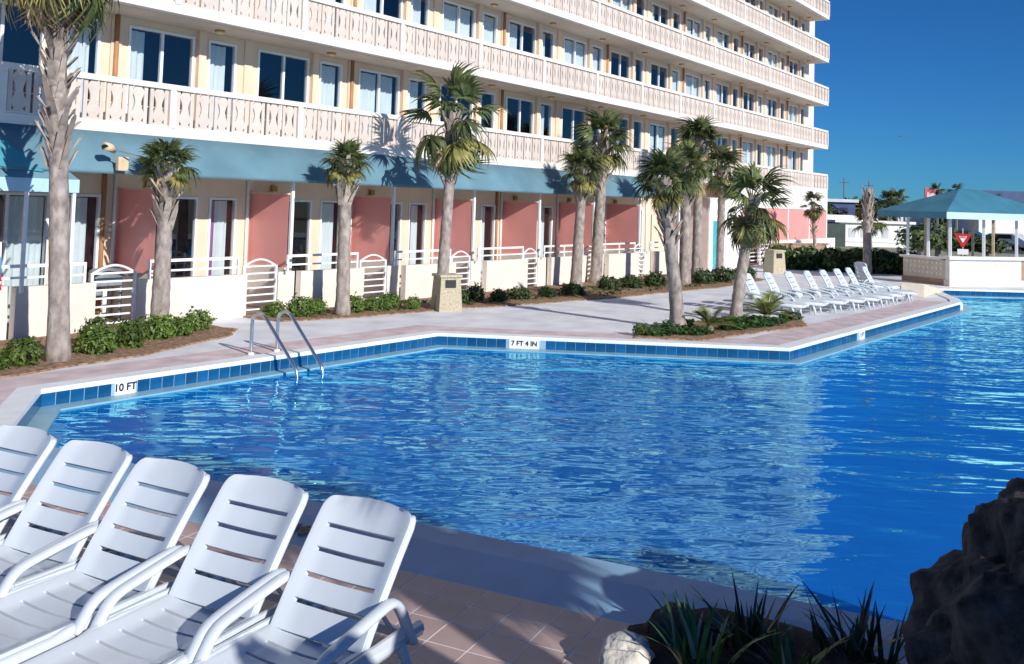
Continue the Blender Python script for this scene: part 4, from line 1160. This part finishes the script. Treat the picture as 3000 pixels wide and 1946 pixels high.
# yield sign behind the bar
ys = thing('yield_sign', (55.5,9.6,0), 'red and white triangular YIELD sign seen under the bar canopy', 'sign')
obj('pole', MB().tube([(55.5,9.6,0),(55.5,9.6,2.1)], .035, 8), 'steel', ys)
fd = Vector((-.985,-.17,0)); sdv = Vector((.17,-.985,0))
def sgn(poly, off, m, nm, par):
    vs = [Vector((55.5,9.6,0))+sdv*a+Vector((0,0,z))+fd*off for a,z in poly]; k = len(vs)
    vs2 = [v-fd*.012 for v in vs]
    return obj(nm, MB().add(vs+vs2, [tuple(range(k))]+[tuple(range(2*k-1,k-1,-1))]+[(i,k+i,k+(i+1)%k,(i+1)%k) for i in range(k)]), m, par)
face = sgn([(-.45,1.80),(.45,1.80),(.06,1.06),(-.06,1.06)], .05, 'sign_red', 'sign_face', ys)
sgn([(-.20,1.66),(.20,1.66),(.02,1.32),(-.02,1.32)], .064, 'sign_white', 'sign_centre', ys)
me = text_mesh('YIELD', .11); me.materials.clear(); me.materials.append(MATS['sign_red'])
tt = link('lettering', me, ys); tt.location = Vector((0,0,1.60))+fd*.07; tt.rotation_euler = (PI/2,0,math.atan2(-.985,.17))
sgn([(-.27,.96),(.27,.96),(.27,.66),(-.27,.66)], .05, 'sign_white', 'small_plate', ys)

# ------------------------------------------------------------------ background
def bear(b, r): return (r*b[0], r*b[1])
of = thing('white_office', (78,22,0), 'low white building with stepped flat roof beyond the dark hedge', 'building')
F_ = Vector((-.80,-.60,0)); S_ = Vector((.60,-.80,0)); O_ = Vector((78,22.4,0))
def ob(s0,s1,d0_,d1_,z0,z1):
    vs = [O_+S_*s+F_*(-d)+Vector((0,0,z)) for z in (z0,z1) for s,d in ((s0,d0_),(s1,d0_),(s1,d1_),(s0,d1_))]
    return MB().add(vs, [(0,1,2,3)[::-1],(4,5,6,7),(0,1,5,4),(1,2,6,5),(2,3,7,6),(3,0,4,7)])
obj('wall', ob(-.4,5.6,0,6,0,1.95), 'office_white', of)
obj('roof', ob(-.9,5.8,-.3,6,1.951,2.15), 'office_white', of)
obj('roof', ob(-4.0,3.4,1.5,7,2.151,2.55), 'office_white', of)
obj('annex', ob(-3.6,-.5,-1.5,4,0,1.85), 'office_dark', of)
for s0 in (.35,1.35,3.1,4.4): obj('window', ob(s0,s0+.55,-.03,-.002,.75,1.55), 'roof_grey', of)
obj('trim', ob(-.3,5.5,-.04,-.003,.35,.42), 'roof_grey', of)
obj('plaque', ob(2.3,2.75,-.04,-.003,.95,1.45), 'valance', of)
nv = thing('navy_building', (120,36,0), 'dark blue flat building peeking above the white office roof', 'building')
O_ = Vector((120,38,0)); 
obj('wall', ob(-6,5,0,8,0,4.1), 'navy', nv)
obj('roof', ob(-6.3,5.3,-.4,8.3,4.101,4.5), 'roof_grey', nv)
for i in range(5): obj('window', ob(-5+2*i,-4+2*i,-.06,-.002,2.2,3.4), 'room_dark', nv)
pb = thing('pale_house', (150,36,0), 'pale roofed house between trees beyond the canopy', 'building')
O_ = Vector((150,36,0)); obj('wall', ob(-4,5,0,8,0,3.0), 'roof_grey', pb); obj('roof', ob(-4.5,5.5,-.5,8.5,3.001,3.9), 'office_white', pb)
rb_ = thing('blue_motel', (150,21,0), 'blue and white two storey motel at the right edge beyond the canopy', 'building')
O_ = Vector((150,21.5,0)); obj('wall', ob(-2.6,9,0,8,0,5.0), 'office_white', rb_)
obj('roof', ob(-3,9.5,-.5,8.5,5.001,6.6), 'navy', rb_); obj('dark_band', ob(-2.5,9,-.06,-.002,3.2,4.4), 'navy', rb_)
bb = thing('billboard', (150,31,0), 'reddish billboard on a post above the bar canopy roof', 'billboard')
O_ = Vector((150,30.2,0)); obj('panel', ob(-1.1,1.2,0,.2,4.6,6.9), 'bill_red', bb); obj('poster', ob(-.8,.7,-.05,-.002,5.1,6.2), 'bill_pink', bb)
obj('post', ob(-.12,.12,.05,.18,0,4.599), 'pole', bb)
for i,(b,r,h,lb) in enumerate((((.961,.277),190,9.5,'leftmost far utility pole beyond the white office'),((.967,.254),190,9.0,'far utility pole above the canopy left corner'),((.972,.240),200,7.5,'shortest far utility pole left of the billboard'))):
    x,y = bear(b,r); t = thing('utility_pole', (x,y,0), lb, 'pole', 'far utility poles'); obj('shaft', MB().tube([(x,y,0),(x,y,h)], [.16,.10], 6), 'pole', t)
    obj('cross_arm', MB().bar((x+.2,y-.9,h-.9),(x-.2,y+.9,h-.9),.12), 'pole', t)
def far_tree(x,y,h,w,label,seed):
    t = thing('broadleaf_tree', (x,y,0), label, 'tree', 'trees beyond the pool area')
    o = link('crown', leaf_ball(seed, 420, 'far_leaf', leaf=.16), t, (0,0,h*.30)); o.scale = (w,w,h*.50)
    link('trunk', MB().tube([(0,0,0),(0,0,h*.5)], [.2,.12], 6).mesh('trunk','pole'), t)
def far_palm(x,y,h,w,label,seed):
    t = thing('palm_tree', (x,y,0), label, 'palm tree', 'small palms beyond the pool area'); rr = random.Random(seed)
    link('trunk', MB().tube([(0,0,0),(.1,0,h*.5),(0,0,h)], [.22,.17,.15], 6).mesh('trunk','pole'), t)
    for i in range(16):
        a = i*2.4; el = R(rr.uniform(-40,80)); o = link('frond', rr.choice(FR), t)
        o.matrix_local = Matrix.Translation((0,0,h)) @ Matrix.Rotation(a,4,'Z') @ Matrix.Rotation(-el,4,'Y') @ Matrix.Scale(w,4)
T = [((.952,.305),110,4.4,3.2,'dark far tree just right of the hotel end'),((.955,.297),112,4.2,3.0,'far tree second from the hotel end'),
     ((.963,.268),150,5.6,4.0,'far round tree behind the dead trunk'),((.9655,.260),150,5.2,3.5,'far dark tree right of the dead trunk'),((.9675,.2525),150,5.8,3.2,'far tree between two utility poles'),
     ((.9705,.2415),150,4.9,3.0,'far olive tree left of the canopy peak slope')]
for i,(b,r,h,w,lb) in enumerate(T): far_tree(*bear(b,r), h, w, lb, 60+i)
FP = [((.9715,.237),140,4.6,1.7,'far small palm left of the billboard'),((.9735,.2288),140,4.9,1.8,'far small yellowish palm nearer the billboard'),((.9812,.193),140,6.2,1.2,'far palm just right of the billboard'),
      ((.9843,.1765),120,5.7,1.15,'far palm rising directly behind the canopy peak'),((.9895,.1445),120,4.7,1.1,'far palm left of the blue motel')]
for i,(b,r,h,w,lb) in enumerate(FP): far_palm(*bear(b,r), h, w, lb, 80+i)
far_palm(51.0,13.4,2.2,1.0,'small drooping palm between white office and bar posts',91)
for i,(b,r,h,w,lb) in enumerate([((.978,.208),62,2.1,2.2,'dark bush directly behind the yield sign'),((.981,.192),64,2.2,2.2,'dark bush right of the yield sign under the canopy'),((.9855,.170),66,1.7,2.4,'dark bush under the middle of the canopy'),((.9885,.151),66,1.6,2.2,'dark bush under the right part of the canopy')]):
    far_tree(*bear(b,r), h*1.15, w*.8, lb, 120+i)
def car(x,y,rz,m,label):
    t = thing('parked_car', (x,y,0), label, 'car', 'cars parked beyond the bar', rz)
    prof = [(-2.2,.35),(2.15,.35),(2.2,.75),(1.3,.95),(.7,1.42),(-1.2,1.45),(-2.0,1.0),(-2.25,.8)]
    o = link('body', MB().prism(prof,-.85,.85,1).mesh('body',m), t); bv = o.modifiers.new('b','BEVEL'); bv.width = .08; bv.segments = 2
    for s in (-1,1):
        link('window', MB().prism([(-1.1,1.0),(1.05,1.0),(.62,1.34),(-1.05,1.36)], s*.853-.005, s*.853+.005, 1).mesh('window','black'), t)
        for q in (-1.4,1.4): link('wheel', MB().tube([(q,s*.66,.32),(q,s*.87,.32)], .32, 14).mesh('wheel','tyre'), t)
car(*bear((.9905,.137),88),R(75),'car_white','white car seen through the right posts of the bar')
car(*bear((.985,.172),95),R(80),'car_blue','blue car seen under the middle of the canopy')
car(*bear((.978,.206),100),R(70),'car_blue','dark blue car seen above the bush behind the yield sign')
mb = MB(); 
for a,b in (((.90,.43),(.999,.0)),):
    p1 = Vector((*bear((.955,.297),92),0)); p2 = Vector((*bear((.999,.03),84),0)); dd = (p2-p1).normalized(); nn = Vector((-dd.y,dd.x,0))
    mb.quad(*(p1-dd*30-nn*5+Vector((0,0,.002)), p2+dd*60-nn*5+Vector((0,0,.002)), p2+dd*60+nn*5+Vector((0,0,.002)), p1-dd*30+nn*5+Vector((0,0,.002))))
tag(obj('road', mb, 'asphalt'), kind='structure')
rr = random.Random(77); mb = MB()
for i in range(1700):
    t = rr.random(); b = Vector((.935,.355,0)).lerp(Vector((.999,.02,0)), t).normalized(); r = rr.uniform(205,260)
    h = 2.0+2.4*abs(mnoise.noise((t*22,3,1)))+1.2*abs(mnoise.noise((t*60,8,1)))
    p = b*r; p.z = rr.uniform(0,h); l = rr.uniform(.4,.9); nn = Vector((-1,rr.gauss(0,.6),rr.gauss(.3,.5))).normalized(); t1 = nn.orthogonal().normalized(); t2 = nn.cross(t1)
    mb.quad(p-t1*l,p-t2*l*.7,p+t1*l,p+t2*l*.7)
tag(obj('far_treeline', mb, 'far_leaf'), 'dark far wood along the horizon behind the buildings', 'treeline', kind='stuff')
gu = tag(obj('gull', MB().add([(139.9,32.95,13.98),(140.0,32.7,14.10),(140,32.4,14.0),(140.05,32.1,14.12),(140.0,31.85,13.99),(140.15,32.4,13.96),(139.8,32.4,13.96)], [(0,1,5),(1,2,5),(2,3,5),(3,4,5),(0,6,1),(1,6,2),(2,6,3),(3,6,4)]), 'pole'), 'tiny gull gliding in the sky right of the hotel', 'bird')

# ------------------------------------------------------------------ foreground rocks and plants
def rock_mb(cx,cy,rx,ry,rz_,seed,sub=24,cz=0.,amp=.36):
    mb = MB(); vs = []; off = Vector((seed*5.3,seed*2.1,seed))
    nu, nv_ = sub*2, sub
    for j in range(nv_+1):
        th = PI*j/nv_
        for i in range(nu):
            ph = 2*PI*i/nu; d = Vector((math.sin(th)*math.cos(ph), math.sin(th)*math.sin(ph), math.cos(th)))
            q = 1+amp*mnoise.noise(d*1.1+off)+.22*abs(mnoise.noise(d*2.6+off))+.06*mnoise.noise(d*6+off)+.028*mnoise.noise(d*13+off)+.018*mnoise.noise(d*29+off)+.01*mnoise.noise(d*60+off)
            # flatten into facets a little
            e = .75
            d2 = Vector((math.copysign(abs(d.x)**e,d.x), math.copysign(abs(d.y)**e,d.y), math.copysign(abs(d.z)**e,d.z)))
            vs.append((cx+d2.x*q*rx, cy+d2.y*q*ry, cz+d2.z*q*rz_))
    fs = [(j*nu+i, (j+1)*nu+i, (j+1)*nu+(i+1)%nu, j*nu+(i+1)%nu) for j in range(nv_) for i in range(nu)]
    return mb.add(vs, fs)
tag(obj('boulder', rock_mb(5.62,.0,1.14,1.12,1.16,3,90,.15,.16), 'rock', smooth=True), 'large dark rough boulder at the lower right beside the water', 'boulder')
tag(obj('boulder', rock_mb(2.15,-2.2,.82,.9,2.9,8,24,.4), 'rock', smooth=True), 'tall dark rock outcrop out of view, added to shade the nearest lounger', 'boulder')  # unseen rock, placed for the shade it throws on the seats
tag(obj('boulder', rock_mb(5.75,-1.5,.85,.85,1.75,12,24,.3), 'rock', smooth=True), 'dark rock outcrop out of view beside the large boulder, added to shade the curb', 'boulder')  # unseen rock, added so its shadow covers the near curb
tag(obj('soil_mound', rock_mb(5.42,1.95,.58,.80,.15,5,26,.0,.3), 'soil', smooth=True), 'dark soil mound at the foot of the grassy plants', 'soil', kind='structure')
tag(obj('pale_stone', rock_mb(4.95,2.66,.17,.15,.15,7,16,.06,.3), 'pale_stone', smooth=True), 'small pale stone striped by leaf shadows at the bottom edge', 'stone')
tag(obj('dark_stone', rock_mb(5.40,2.50,.20,.19,.20,9,18,.06,.35), 'rock', smooth=True), 'rounded dark stone at the upper edge of the grassy plants', 'stone')
def tuft(cx,cy,n,h,spread,seed,m,label,dry=0):
    rr = random.Random(seed); t = thing('grass_tuft', (cx,cy,0), label, 'plant', 'strappy leaved plants at the bottom edge')
    mb = MB(); md = MB()
    for i in range(n):
        a = rr.uniform(0,6.28); r_ = rr.uniform(0,.16); b = Vector((math.cos(a)*r_, math.sin(a)*r_, .05)); L = h*rr.uniform(.55,1.1)
        az = a+rr.gauss(0,.5); lean = rr.uniform(.1,spread); w = rr.uniform(.010,.020); d = Vector((math.cos(az),math.sin(az),0)); sd = Vector((-d.y,d.x,0))
        vs = []
        for k in range(7):
            q = k/6; p = b+d*L*lean*q**1.5+Vector((0,0,L*(q-.32*lean*q**2.4)))
            ww = w*(1-q**2.2)+.001; vs += [p-sd*ww, p+sd*ww]
        (md if rr.random() < dry else mb).add(vs, [(2*k,2*k+1,2*k+3,2*k+2) for k in range(6)])
    link('blade', mb.mesh('blade', m), t)
    if md.v: tag(link('blade', md.mesh('blade','blade_dry'), t), 'dry straw coloured blades')
tuft(5.12,2.28,34,.43,1.0,1,'blade','leafy strap plant left of the other strap plants, next to the pale stone',.12)
tuft(5.47,2.12,30,.50,.85,2,'blade_shaded','dark shaded strap plant in the middle of the bottom edge planting, tallest blades',.06)
tuft(5.30,1.80,28,.40,1.05,3,'blade','strap plant with light green blades at the bottom edge, centre right',.14)
tuft(5.75,1.62,28,.49,1.,4,'blade_shaded','dark shaded strap plant leaning towards the boulder',.04)
tuft(5.72,1.40,20,.42,1.05,5,'blade_shaded','small strap plant at the foot of the large boulder',.04)
palm(3.25,-4.1, 4.6,.17,.14,(.1,.0),'unseen palm added beyond the right edge, its fronds shading the near curb', 21, n=44, fl=.86, dead=8, old=8, boots=None, droop_bias=25)  # out-of-view palm placed for the shade of its crown
palm(3.15,-2.5, 4.6,.17,.14,(.1,.0),'second unseen palm added beyond the right edge for curb shade, nearer the camera', 22, n=44, fl=.86, dead=8, old=8, boots=None, droop_bias=25)  # also added unseen, carries the crown shade further along the curb
